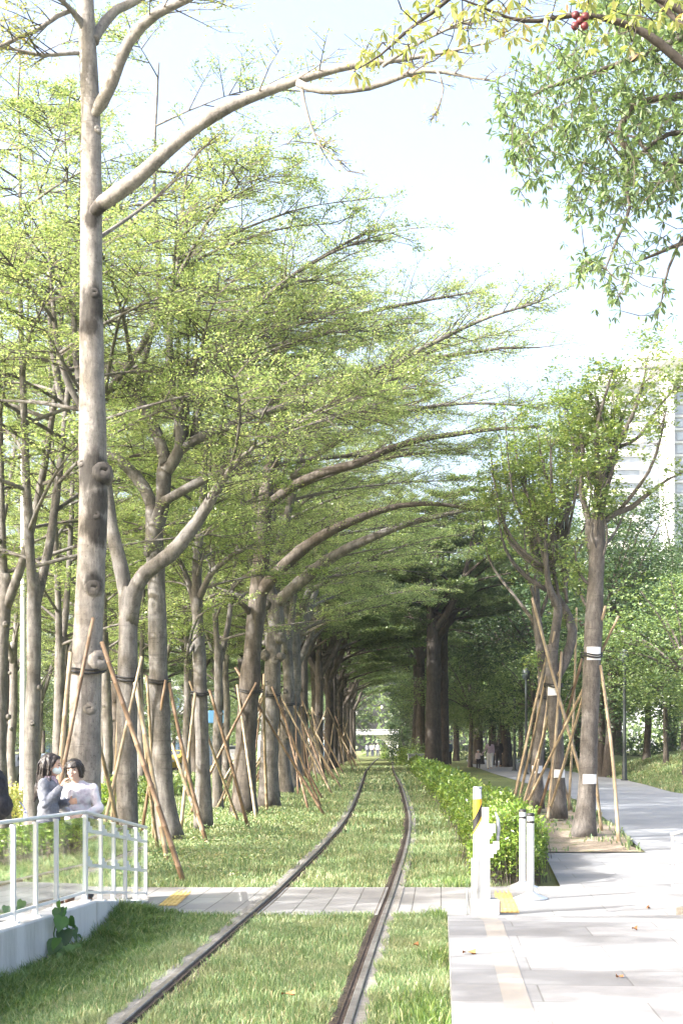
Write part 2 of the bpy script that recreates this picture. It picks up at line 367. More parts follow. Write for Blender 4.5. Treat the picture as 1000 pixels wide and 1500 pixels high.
    mx = t.n('ShaderNodeMixShader'); t.l(t.math('MINIMUM', t.math('ADD', t.math('MULTIPLY', fr.outputs[0], 2.0), .04), .8), mx.inputs[0]); t.l(tr.outputs[0], mx.inputs[1]); t.l(gl.outputs[0], mx.inputs[2])
    t.l(mx.outputs[0], t.out.inputs[0]); M['glass'] = t.m
    t = NT('window_glass'); t.bsdf((.10, .16, .24), .08, spec=.8); M['window'] = t.m
    t = NT('tower_glass'); v = t.coord(); a = t.noise(v, .35, 2); t.bsdf(t.ramp(a, [(.35, (.24, .30, .38)), (.65, (.38, .44, .52))]), .15, spec=.8); M['tower_glass'] = t.m
    t = NT('car_glass'); t.bsdf((.03, .04, .05), .08, spec=.8); M['car_glass'] = t.m
_m()
def paint(name, col): t = NT(name); t.bsdf(col, .28, spec=.6); return t.m
M['facade'] = pbr('pale_facade', [(.3, (.72, .72, .73)), (.7, (.80, .80, .80))], .6, .8)
M['facade_grey'] = pbr('grey_facade', [(.3, (.42, .45, .50)), (.7, (.50, .53, .57))], .6, .8)
M['facade_beige'] = pbr('beige_facade', [(.3, (.55, .57, .60)), (.7, (.64, .65, .66))], .6, .8)

# ================================================================== THE SETTING
def grid_mesh(name, xs, ys, fz, m, smooth=True):
    X, Y = np.meshgrid(xs, ys); Z = fz(X, Y)
    V = np.stack([X, Y, Z], -1).reshape(-1, 3); nx, ny = len(xs), len(ys)
    i = np.arange(ny - 1)[:, None] * nx + np.arange(nx - 1)[None]
    Q = np.stack([i, i + 1, i + nx + 1, i + nx], -1).reshape(-1, 4)
    ob = bpy.data.objects.new(name, mesh_np(name, V, Q, None, smooth, [m])); C.objects.link(ob); return struct(ob)
xs = np.concatenate([np.linspace(-900, -60, 12), np.linspace(-55, -8, 40), np.arange(-7.5, 16, .25), np.linspace(17, 60, 40), np.linspace(70, 900, 12)])
ys = np.concatenate([np.linspace(-40, 4, 10), np.arange(5, 45, .4), np.arange(45, 180, 2.), np.linspace(185, 400, 20), np.linspace(450, 2500, 8)])
grid_mesh('ground', xs, ys, lambda X, Y: ground_z(X, Y) - .025 * sstep(60, 45, Y), M['lawn'])
def ribbon(name, ysamp, fl, fr, m, dz, nx=8, fz=None):
    ysamp = np.asarray(ysamp, float); u = np.linspace(0, 1, nx + 1)
    L = np.array([fl(y) for y in ysamp]); R = np.array([fr(y) for y in ysamp])
    X = L[:, None] * (1 - u) + R[:, None] * u; Y = np.repeat(ysamp[:, None], nx + 1, 1)
    Z = (ground_z(X, Y) if fz is None else fz(X, Y)) + dz
    V = np.stack([X, Y, Z], -1).reshape(-1, 3); n1 = nx + 1
    i = np.arange(len(ysamp) - 1)[:, None] * n1 + np.arange(nx)[None]
    Q = np.stack([i, i + 1, i + n1 + 1, i + n1], -1).reshape(-1, 4)
    ob = bpy.data.objects.new(name, mesh_np(name, V, Q, None, True, [m])); C.objects.link(ob); return struct(ob)
PL = lambda Y: float(np.interp(Y, [23, 32, 40, 52, 68, 90, 120, 160], [4.9, 5.9, 6.6, 6.8, 7.2, 8.2, 10.5, 14.5]))
HR = lambda Y: tx(Y) + float(np.interp(Y, [18, 23, 32, 45, 75], [2.72, 2.85, 2.7, 2.5, 2.2]))   # right side of the hedge
HL = lambda Y: tx(Y) + float(np.interp(Y, [18, 23, 32, 45, 75], [1.72, 1.66, 1.55, 1.45, 1.5]))  # left side of the hedge
zflat = lambda X, Y: np.asarray(gy(Y)) + 0 * X
ribbon('crossing', np.linspace(15.05, 17.95, 12), lambda y: -14 if y > 16.35 else -2.35, lambda y: 1.66, M['slabs'], .014, 40, zflat)
ribbon('plaza', np.concatenate([np.linspace(14.0, 18.05, 8), np.linspace(18.06, 23, 10)]), lambda y: 1.67 if y < 18.055 else HR(y) + .1, lambda y: 26., M['plaza'], .014, 30, zflat)
ribbon('path', np.concatenate([np.arange(22.9, 60, 1.), np.arange(60, 175, 3.)]), lambda y: PL(max(y, 23)), lambda y: float(path_right(y)) + (10 if y < 36 else 10 * max(0, (39 - y) / 3)), M['concrete'], .019, 14, lambda X, Y: np.asarray(gy(Y)) + 0 * X)
def _soil(X, Y):
    return gy(Y) + .035 + .05 * np.sin(X * 2.7 + 1) * np.sin(Y * 1.1) + .16 * np.exp(-((X - 4.3) ** 2 + (Y - 27.5) ** 2) / 2.4)
ribbon('soil', np.arange(22.9, 37, .3), lambda y: HR(y) - .3, lambda y: PL(max(y, 23)) + .10 * math.sin(y * 2.3) - .1, M['soil'], .0, 24, _soil)
ribbon('road', np.arange(20, 210, 4.), lambda y: -27 + .03 * y, lambda y: -15.2 + .03 * y, M['asphalt'], .012, 6)
# kerb along the road
b = MB()
for y in np.arange(20, 206, 4.):
    x0, x1 = -15.2 + .03 * y, -15.2 + .03 * (y + 4)
    z = float(ground_z(x0, y)); b.bar((x0 + .1, y, z + .05), (x1 + .1, y + 3.98, float(ground_z(x1, y + 4)) + .05), .2, .2, .02)
struct(b.build('kerb', M['old_concrete']))
# the platform on the right: slab and the ramp down to the crossing
def slab_profile(name, rows, fl, fr, m):
    b = MB()
    for (y0, z0), (y1, z1) in zip(rows[:-1], rows[1:]):
        l0, r0, l1, r1 = fl(y0), fr(y0), fl(y1), fr(y1)
        V = [(l0, y0, -.4), (r0, y0, -.4), (r1, y1, -.4), (l1, y1, -.4), (l0, y0, z0), (r0, y0, z0), (r1, y1, z1), (l1, y1, z1)]
        b.add(V, [(4, 5, 6, 7), (3, 0, 4, 7), (1, 2, 6, 5)])
    y0, z0 = rows[0]; y1, z1 = rows[-1]
    b.add([(fl(y0), y0, -.4), (fr(y0), y0, -.4), (fr(y0), y0, z0), (fl(y0), y0, z0)], [(0, 1, 2, 3)])
    b.add([(fl(y1), y1, -.4), (fr(y1), y1, -.4), (fr(y1), y1, z1), (fl(y1), y1, z1)], [(3, 2, 1, 0)])
    return struct(b.build(name, m))
RXL = lambda Y: .593 + .0702 * (Y - 7.56)
slab_profile('platform', [(-8, .28), (2, .28), (12.2, .28), (15.0, .022)], RXL, lambda y: 18., M['plaza'])
b = MB()   # worn tactile line on the platform
for (y0, z0, y1, z1) in ((6, .28, 12.2, .28), (12.2, .28, 15.0, .022)):
    V = [(RXL(y0) + .30, y0, z0 + .004), (RXL(y0) + .46, y0, z0 + .004), (RXL(y1) + .46, y1, z1 + .004), (RXL(y1) + .30, y1, z1 + .004)]
    b.add(V, [(0, 1, 2, 3)])
M['worn_yellow'] = pbr('worn_yellow', [(.35, (.235, .233, .23)), (.58, (.265, .243, .212)), (.75, (.24, .236, .23))], 5, .8)
struct(b.build('worn_tactile_strip', M['worn_yellow']))
# platform on the left with its ramp
RX = lambda Y: (-2.52 - .16 * (14 - Y)) if Y < 14 else -2.52 + .069 * (Y - 14)      # railing line
RZ = lambda Y: .27 if Y < 14 else .27 - .30 * (Y - 14) / 2.9
slab_profile('ramp_platform', [(2, .2), (14, .2), (16.9, .018)], lambda y: -8., lambda y: RX(y) - .125, M['plaza'])
# yellow tactile strips
M['tactile'] = pbr('yellow_tactile_tile', [(.3, (.40, .27, .09)), (.55, (.50, .34, .12)), (.75, (.44, .34, .2))], 7, .75)
def tactile(x0, x1, y0, y1, skew):
    b = MB()
    n = 6
    for k in range(n):
        ya = y0 + (y1 - y0) * k / n + .006; yb = y0 + (y1 - y0) * (k + 1) / n - .006
        sa, sb = skew * (ya - y0), skew * (yb - y0)
        b.add([(x0 + sa, ya, .02), (x1 + sa, ya, .02), (x1 + sb, yb, .02), (x0 + sb, yb, .02)], [(0, 1, 2, 3)])
        w = x1 - x0
        for j in range(4):
            xx = x0 + w * (j + .5) / 4
            b.bar((xx + sa, ya + .03, .021), (xx + sb, yb - .03, .021), .02, .008)
    return struct(b.build('tactile_strip', M['tactile']))
tactile(-2.05, -1.84, 15.9, 17.9, .004)
tactile(1.69, 1.90, 15.2, 18.05, .077)

# the two rails and the concrete beside them
def rail_path(off, y0=-3, y1=200):
    Y = np.concatenate([np.arange(y0, 60, .5), np.arange(60, y1, 2.)])
    dx = (tx(Y + .05) - tx(Y - .05)) / .1
    nx, ny = 1 / np.sqrt(1 + dx * dx), -dx / np.sqrt(1 + dx * dx)
    return tx(Y) + off * nx, Y + off * ny
def profile_strip(b, off0, prof, y0=-3, y1=200):
    cols = []
    for (o, z) in prof:
        X, Y = rail_path(off0 + o, y0, y1); cols.append(np.stack([X, Y, gy(Y) + z], 1))
    V = np.stack(cols, 1); m, k = V.shape[:2]
    i = np.arange(m - 1)[:, None] * k + np.arange(k - 1)[None]
    b.add(V.reshape(-1, 3), np.stack([i, i + 1, i + k + 1, i + k], -1).reshape(-1, 4))
G2 = .7175
for sgn, nm in ((-1, 'left hand steel rail running beside the row of staked trees'), (1, 'right hand steel rail running beside the clipped hedge')):
    t = thing('rail', nm, 'rail', (float(tx(8)) + sgn * G2, 8, 0), 'pair of tram rails')
    b = MB(); profile_strip(b, sgn * G2, [(-.026, -.05), (-.026, .034), (-.021, .04), (.021, .04), (.026, .034), (.026, -.05)])
    b.build('rail_head', M['steel'], t)
    b = MB(); s2 = -sgn
    pr = [(s2 * .034, -.05), (s2 * .034, .024), (s2 * .037, .022), (s2 * .041, .017), (s2 * .060, .017), (s2 * .064, .026), (s2 * .070, .026), (s2 * .072, -.05)]
    profile_strip(b, sgn * G2, pr if s2 > 0 else pr[::-1]); b.build('guard_flange', M['rust'], t)
    b = MB(); a0, a1 = sgn * .030, sgn * (.125 if sgn > 0 else .12)
    pr = [(a0, -.05), (a0, .018), (a1, .022), (a1, -.05)]
    profile_strip(b, sgn * G2, pr if sgn > 0 else pr[::-1], -3, 21 if sgn > 0 else 36); struct(b.build('concrete_strip', M['old_concrete']))
    b = MB(); a0, a1 = sgn * -.074, sgn * -.15
    pr = [(a0, .002), (a0 * .5 + a1 * .5, .016), (a1, .004)]
    M.setdefault('track_soil', pbr('dark_track_soil', [(.3, (.05, .038, .028)), (.55, (.11, .085, .06)), (.75, (.17, .14, .10))], 22, .95, bstr=.9, bdist=.03))
    profile_strip(b, sgn * G2, pr if sgn < 0 else pr[::-1], -3, 15.0); struct(b.build('bare_soil_strip', M['track_soil']))

# wall under the left railing
t = thing('low_wall', 'low pale rendered wall under the glass railing, with a vine climbing its corner', 'wall', (RX(12), 12, -.3))
b = MB(); rows = [(4, .275), (14, .275), (16.85, -.02)]
for (y0, z0), (y1, z1) in zip(rows[:-1], rows[1:]):
    V = []
    for y, z in ((y0, z0), (y1, z1)):
        V += [(RX(y) - .12, y, -.6), (RX(y) + .12, y, -.6), (RX(y) + .12, y, z - .012), (RX(y) + .108, y, z), (RX(y) - .12, y, z)]
    b.add(V, [(k, k + 1, k + 6, k + 5) for k in range(4)] + [(4, 0, 5, 9)])
y0 = 16.85; b.add([(RX(y0) - .12, y0, -.6), (RX(y0) + .12, y0, -.6), (RX(y0) + .12, y0, -.02), (RX(y0) - .12, y0, -.02)], [(3, 2, 1, 0)])
b.build('wall_body', M['render_wall'], t)
b = MB(); b.box((RX(13.98) + .1215, 13.99, -.12), (.004, .008, .76), 0); b.build('joint', M['old_concrete'], t)

# glass railing on it
PY = [9.6, 10.12, 10.64, 11.16, 11.67, 12.18, 12.69, 13.2, 14.0, 14.62, 15.2, 15.76, 16.32, 16.86]
TOP = lambda Y: 1.15 if Y < 14 else 1.15 - .31 * (Y - 14) / 2.9
t = thing('glass_railing', 'white glass railing with a cranked top rail on the low wall', 'railing', (RX(12), 12, .27))
for k, y in enumerate(PY):
    w = .062 if y == 14.0 else .042
    b = MB(); b.box((RX(y), y, (RZ(y) - .01 + TOP(y) - .03) / 2), (.05, w, TOP(y) - .03 - RZ(y) + .01), 0, .006); b.box((RX(y), y, RZ(y) + .008), (.11, .09, .016), 0, .004)
    b.build('post', M['white'], t)
b = MB(); b.bar((RX(4), 4, 1.15), (RX(14.02), 14.02, 1.15), .045, .032, .008); b.build('handrail', M['white'], t)
b = MB(); b.bar((RX(14.0), 14.03, 1.147), (RX(16.9), 16.9, TOP(16.9)), .045, .032, .008); b.build('handrail', M['white'], t)
b = MB(); b.bar((RX(4), 4, .36), (RX(13.97), 13.97, .36), .03, .03, .005); b.build('bottom_rail', M['white'], t)
b = MB(); b.bar((RX(14.03), 14.03, .355), (RX(16.84), 16.84, RZ(16.84) + .09), .03, .03, .005); b.build('bottom_rail', M['white'], t)
ends = [4.0] + PY
for y0, y1 in zip(ends[:-1], ends[1:]):
    a, c = y0 + .035, y1 - .035
    z0, z1 = RZ(a) + .11, RZ(c) + .11; q0, q1 = TOP(a) - .05, TOP(c) - .05
    b = MB(); th = .006
    b.add([(RX(a) - th, a, z0), (RX(c) - th, c, z1), (RX(c) - th, c, q1), (RX(a) - th, a, q0), (RX(a) + th, a, z0), (RX(c) + th, c, z1), (RX(c) + th, c, q1), (RX(a) + th, a, q0)],
          [(0, 1, 2, 3), (7, 6, 5, 4), (3, 2, 6, 7), (1, 0, 4, 5)])
    b.build('glass_pane', M['glass'], t)
    if y0 >= 14.0:      # white bars before the ramp panes, added as the glass's reflection of steps
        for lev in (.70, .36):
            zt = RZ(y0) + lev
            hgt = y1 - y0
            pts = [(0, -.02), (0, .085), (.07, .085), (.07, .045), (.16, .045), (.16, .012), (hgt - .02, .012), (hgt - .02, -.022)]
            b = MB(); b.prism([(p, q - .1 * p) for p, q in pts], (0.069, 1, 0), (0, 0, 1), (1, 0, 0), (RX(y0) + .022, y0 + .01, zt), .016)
            b.build('step_reflection_bar', M['white'], t)

# right-hand railing of the opposite ramp: two handrails and a white lattice with square openings
def right_railing():
    x0, y0 = 3.52, 15.15
    dx, dy = .998, -.60
    L = math.hypot(dx, dy); dx /= L; dy /= L
    t = thing('ramp_railing', 'white lattice railing with two grey handrails at the right edge of the plaza', 'railing', (x0, y0, 0))
    P = lambda s, z: (x0 + dx * s, y0 + dy * s, z)
    top = lambda s: .865 + .30 * s
    mid = lambda s: .56 + .18 * s
    for s in (.19, .95, 1.7):
        b = MB(); p = P(s, 0); b.box((p[0], p[1], (mid(s) - .06) / 2), (.10, .05, mid(s) - .06), math.atan2(dy, dx), .006); b.build('post', M['white'], t)
        b = MB(); b.box((p[0], p[1], .05), (.24, .2, .10), math.atan2(dy, dx), .01); b.build('base_block', M['old_concrete'], t)
    b = MB(); b.bar(P(-.02, top(-.02)), P(2.2, top(2.2)), .045, .03, .006); b.build('handrail', M['metal'], t)
    b = MB(); b.bar(P(-.04, mid(-.04)), P(2.2, mid(2.2)), .045, .03, .006); b.build('handrail', M['metal'], t)
    # lattice: stiles and stepped rungs
    b = MB()
    for s in (0.0, .17, .40, .62, .85, 1.1, 1.35):
        b.bar(P(s, mid(s) - .26 if s < .1 else mid(s) - .33), P(s, top(s) - .015), .035 if s else .025, .02, .004)
    for k, s in enumerate((0.0, .17, .40, .62, .85, 1.1)):
        e = s + .25
        for z, h in ((top(s) - .05, .03), (mid(s) + .16, .05), (mid(s) - .06, .03), (mid(s) - .245, .03)):
            b.bar(P(s + .02, z), P(e, z), .024, h, .004)
    b.build('lattice', M['white'], t)
right_railing()

# white gate post with warning stripe and stepped plate
def gate_post():
    x, y = 1.432, 15.0
    t = thing('gate_post', 'white gate post with slanting black and yellow stripe and stepped white plate', 'post', (x, y, 0))
    b = MB(); b.box((x + .08, y, .095), (.30, .26, .19), 0, .012); b.build('base_block', M['concrete'], t)
    b = MB(); b.lathe((x, y, .19), [(0, 0), (.046, 0), (.046, 1.10), (.044, 1.105), (.044, 1.165), (0, 1.165)], 24); b.build('pole', M['white'], t, True)
    # slanting stripes as thin sleeves on the pole
    def sleeve(zf0, zf1, m, nm, a0=0, a1=2 * math.pi):
        n = 40; a = np.linspace(a0, a1, n); r = .0475
        lo = np.stack([x + r * np.cos(a), y + r * np.sin(a), zf0(a)], 1); hi = np.stack([x + r * np.cos(a), y + r * np.sin(a), zf1(a)], 1)
        b = MB(); k = np.arange(n - 1); b.add(np.concatenate([lo, hi]), np.stack([k, k + 1, n + k + 1, n + k], 1)); b.build(nm, m, t, True)
    cx = lambda a: np.cos(a)
    sleeve(lambda a: 1.115 + .09 * cx(a), lambda a: np.full_like(a, 1.245), M['yellow'], 'yellow_stripe')
    sleeve(lambda a: .985 + .09 * cx(a), lambda a: 1.113 + .09 * cx(a), M['black'], 'black_stripe')
    sleeve(lambda a: .955 + .09 * cx(a), lambda a: .983 + .09 * cx(a), M['yellow'], 'yellow_stripe')
    b = MB(); b.lathe((x, y, 1.355), [(.044, 0), (.049, .002), (.049, .012), (.044, .018), (0, .018)], 24); b.build('cap', M['metal'], t, True)
    px = lambda v: (v - 88) / 6.815 / F * y
    pz = lambda v: (1395 - v) / 6.815 / F * y
    out = [(172, 300), (240, 300), (240, 465), (305, 465), (305, 555), (280, 555), (280, 585), (262, 585), (262, 610), (245, 610), (245, 668), (285, 668), (285, 640), (342, 640), (342, 722), (318, 722), (318, 760), (285, 760), (285, 800), (250, 800), (250, 1235), (172, 1235)]
    b = MB(); b.prism([(px(u) - .046, pz(v)) for u, v in out], (1, 0, 0), (0, 0, 1), (0, 1, 0), (x, y - .02, 0), .05); b.build('stepped_plate', M['white'], t)
    b = MB()
    b.tube([(x - .046 + px(u), y + .02, pz(v)) for u, v in ((312, 350), (336, 420), (342, 520), (336, 640))], [.010, .02, .022, .014], 10); b.build('reader_disc', M['metal'], t, True)
    b = MB(); b.bar((x - .05, y + .03, .19), (x - .05, y + .03, .62), .012, .03, .003); b.bar((x - .105, y + .05, .02), (x - .105, y + .05, .30), .03, .02, .004); b.build('cable_duct', M['metal'], t)
gate_post()

def bollard(x, y, h, label):
    t = thing('bollard', label, 'bollard', (x, y, .014), 'white bollards with black caps')
    z = .014
    b = MB(); b.lathe((x, y, z), [(0, 0), (.20, 0), (.205, .008), (.20, .018), (.06, .075), (.052, .09), (0, .09)], 28); b.build('base', M['metal'], t, True)
    b = MB(); b.lathe((x, y, z + .085), [(.043, 0), (.043, h - .205)], 22); b.build('tube', M['alu'], t, True)
    b = MB(); b.lathe((x, y, z + h - .12), [(.044, 0), (.046, .004), (.046, .024), (.044, .028)], 22); b.build('band', M['black'], t, True)
    b = MB(); b.lathe((x, y, z + h - .092), [(.043, 0), (.043, .056)], 22); b.build('neck', M['alu'], t, True)
    b = MB(); b.lathe((x, y, z + h - .036), [(.045, 0), (.047, .004), (.047, .026), (.036, .036), (.03, .030), (0, .030)], 22); b.build('cap', M['black'], t, True)
bollard(2.29, 18.0, 1.00, 'white bollard with black cap standing against the end of the hedge')
bollard(2.21, 16.65, 1.01, 'white bollard with black cap standing nearer, on the open slabs beside the yellow strip')

# ================================================================== TREES
def curve(P, R, step=.35, wob=0.):
    """smooth a control polyline (Catmull-Rom) and its radii"""
    P = np.asarray(P, float); R = np.asarray(R, float); n = len(P)
    E = np.concatenate([[2 * P[0] - P[1]], P, [2 * P[-1] - P[-2]]]); outP = []; outR = []
    for i in range(n - 1):
        p0, p1, p2, p3 = E[i], E[i + 1], E[i + 2], E[i + 3]
        k = max(2, int(np.linalg.norm(p2 - p1) / step) + 1)
        for s in np.arange(k) / k:
            outP.append(.5 * (2 * p1 + (p2 - p0) * s + (2 * p0 - 5 * p1 + 4 * p2 - p3) * s * s + (3 * p1 - p0 - 3 * p2 + p3) * s ** 3)); outR.append(R[i] + (R[i + 1] - R[i]) * s)
    outP.append(P[-1]); outR.append(R[-1]); outP = np.array(outP); outR = np.array(outR)
    if wob:
        w = rng.normal(0, wob, outP.shape); w[0] = 0
        outP = outP + np.cumsum(w, 0) * .35 * np.linspace(0, 1, len(outP))[:, None]
    return outP, outR
def norm(v): return v / (np.linalg.norm(v, axis=-1, keepdims=True) + 1e-9)
def rotz(d, a):
    c, s = np.cos(a), np.sin(a)
    return np.stack([d[..., 0] * c - d[..., 1] * s, d[..., 0] * s + d[..., 1] * c, d[..., 2]], -1)
class Tree:
    def __init__(s, base): s.base = np.array(base, float); s.wood = MB(); s.twig = MB(); s.leaf = MB(); s.limbs = []
    def trunk(s, P, R, n=14, flare=1.35, lump=.035, wob=0.):
        P, R = curve(P, R, .3, wob)
        L = np.linalg.norm(P - P[0], axis=1)
        R = R * (1 + (flare - 1) * np.exp(-L / .32))
        R = R * (1 + rng.normal(0, lump, len(R)))
        s.wood.tube(P, R, n); return P, R
    def limb(s, P, R, n=8, spray=None, wob=.03):
        P, R = curve(P, R, .3, wob); R = R * (1 + rng.normal(0, .04, len(R)))
        s.wood.tube(P, R, n)
        if spray: s.spray(P, **spray)
        return P, R
    def knob(s, p, d, r, l=None):
        p = np.array(p); d = norm(np.array(d, float)); l = l or r * 1.1
        s.wood.tube([p - d * r, p + d * l * .3, p + d * l * .8, p + d * l, p + d * l * .92], [r * 1.5, r * 1.25, r * 1.05, r * .8, r * .35], 9)
    def spray(s, P, Ls=1.3, n=16, nt=5, nr=3, k=4, ll=.055, t0=.25, droop=.0, flat=.12, r=.010):
        """flat tier of side twigs with small leaf rosettes along one limb"""
        L = np.concatenate([[0], np.cumsum(np.linalg.norm(np.diff(P, axis=0), axis=1))]); t = np.sort(rng.uniform(t0, 1, n)); t[-1] = 1
        p = np.stack([np.interp(t * L[-1], L, P[:, i]) for i in range(3)], 1)
        q = np.stack([np.interp(np.clip(t * L[-1] + .15, 0, L[-1]), L, P[:, i]) for i in range(3)], 1)
        q0 = np.stack([np.interp(np.clip(t * L[-1] - .15, 0, L[-1]), L, P[:, i]) for i in range(3)], 1)
        D = q - q0; D[:, 2] *= .35; D = norm(D)
        sg = np.where(np.arange(n) % 2, 1, -1.); a = sg * np.radians(rng.uniform(28, 75, n)); a[-1] = 0
        d = rotz(D, a); d[:, 2] += rng.normal(.08 - droop, flat, n); d = norm(d)
        l = Ls * (1 - .5 * (t - t0) / (1 - t0)) * rng.uniform(.55, 1.2, n)
        e = p + d * l[:, None]; m = p + d * l[:, None] * .5; m[:, 2] += l * rng.normal(.03, .03, n)
        s.twig.segs(p, m, r * 1.2, r * .7); s.twig.segs(m, e, r * .7, r * .3)
        u = rng.uniform(.15, 1, (n, nt))
        Q = np.where((u < .5)[..., None], p[:, None] + (m - p)[:, None] * (u * 2)[..., None], m[:, None] + (e - m)[:, None] * (u * 2 - 1)[..., None])
        a2 = np.radians(rng.uniform(25, 65, (n, nt))) * rng.choice([-1, 1], (n, nt))
        d2 = rotz(np.repeat(d[:, None], nt, 1), a2); d2[..., 2] += rng.normal(.10 - droop, flat, (n, nt)); d2 = norm(d2)
        l2 = (l[:, None] * .42 * (1.1 - .5 * u) * rng.uniform(.5, 1.1, (n, nt)) + .06)
        E = Q + d2 * l2[..., None]
        s.twig.segs(Q.reshape(-1, 3), E.reshape(-1, 3), r * .4, r * .2)
        v = rng.uniform(.25, 1.05, (n, nt, nr)); c = Q[:, :, None] + d2[:, :, None] * (l2[..., None] * v)[..., None]
        c = c.reshape(-1, 3)
        w = rng.uniform(.3, 1.02, (n, 5)); c2 = (p[:, None] + (e - p)[:, None] * w[..., None]).reshape(-1, 3)
        c = np.concatenate([c, c2]); s.rosettes(c, k, ll)
    def rosettes(s, c, k=4, ll=.055, elev=.2, jit=.055, asp=.5, un=.5):
        m = len(c); c = np.repeat(c, k, 0) + rng.normal(0, jit, (m * k, 3)) * np.array([1, 1, .6])
        a = rng.uniform(0, 2 * math.pi, m * k); e = rng.normal(elev, .35, m * k)
        d = np.stack([np.cos(a) * np.cos(e), np.sin(a) * np.cos(e), np.sin(e)], 1)
        l = ll * rng.uniform(.65, 1.25, m * k); s.leaf.leaves(c, d, l, l * asp * rng.uniform(.8, 1.2, m * k), un)
    def tier(s, start, az, L, r0, rise=.30, spray=None, n=7):
        d = np.array([math.cos(az), math.sin(az), 0]); u = np.linspace(0, 1, 6)
        P = np.array(start)[None] + d[None] * (L * u)[:, None]; P[:, 2] += L * rise * (1.5 * u - .75 * u * u) 
        side = np.array([-d[1], d[0], 0]); P += side[None] * (rng.normal(0, .12) * L * u * u)[:, None]
        return s.limb(P, r0 * (1 - .88 * u), n, spray, .035)
    def crown(s, axes, nl, z0, z1, R0, R1, spray, r0=.055, azc=None, azs=math.pi, rise=.28):
        """tiers of near-level limbs from the given leader curves"""
        for k in range(nl):
            P, R = axes[k % len(axes)]
            z = z0 + (z1 - z0) * ((k + rng.uniform(0, .8)) / nl); f = (z - z0) / (z1 - z0)
            zz = np.clip(z, P[:, 2].min() + .05, P[:, 2].max() - .05); j = int(np.argmin(np.abs(P[:, 2] - zz))); p = P[j]
            az = (azc + rng.uniform(-azs, azs)) if azc is not None else k * 2.4 + rng.uniform(-.4, .4)
            Lm = (R0 + (R1 - R0) * f) * rng.uniform(.7, 1.15)
            sp = dict(spray); sp['n'] = max(5, int(sp['n'] * Lm / 5)); sp['Ls'] = sp['Ls'] * (.55 + .45 * Lm / R0)
            s.tier(p, az, Lm, min(r0 * (.5 + .5 * Lm / R0), R[j] * .8), rise * rng.uniform(.6, 1.4), sp)
    def finish(s, name, label, cat, group=None, bark='bark_pale', leaf='leaf_tier'):
        t = thing(name, label, cat, s.base, group)
        s.wood.build('trunk', M[bark] if isinstance(bark, str) else bark, t, True)
        if s.twig.n and s.twig is not s.wood: s.twig.build('twigs', M['bark_brown'], t)
        if s.leaf.n: s.leaf.build('crown', M[leaf], t)
        return t
def pix(pts, Y, Y2=None):
    n = len(pts); out = []
    for i, p in enumerate(pts):
        yy = p[2] if len(p) > 2 else (Y if Y2 is None else Y + (Y2 - Y) * i / (n - 1))
        out.append(W(p[0], p[1], yy))
    return np.array(out)
def prad(r, Y): return np.array(r) / F * Y
SP = dict(Ls=1.7, n=27, nt=7, nr=4, k=4, ll=.052, flat=.22)
SPT = dict(Ls=1.3, n=26, nt=8, nr=4, k=4, ll=.048, flat=.22)
DETAIL = 1.0
tree_bases = {}

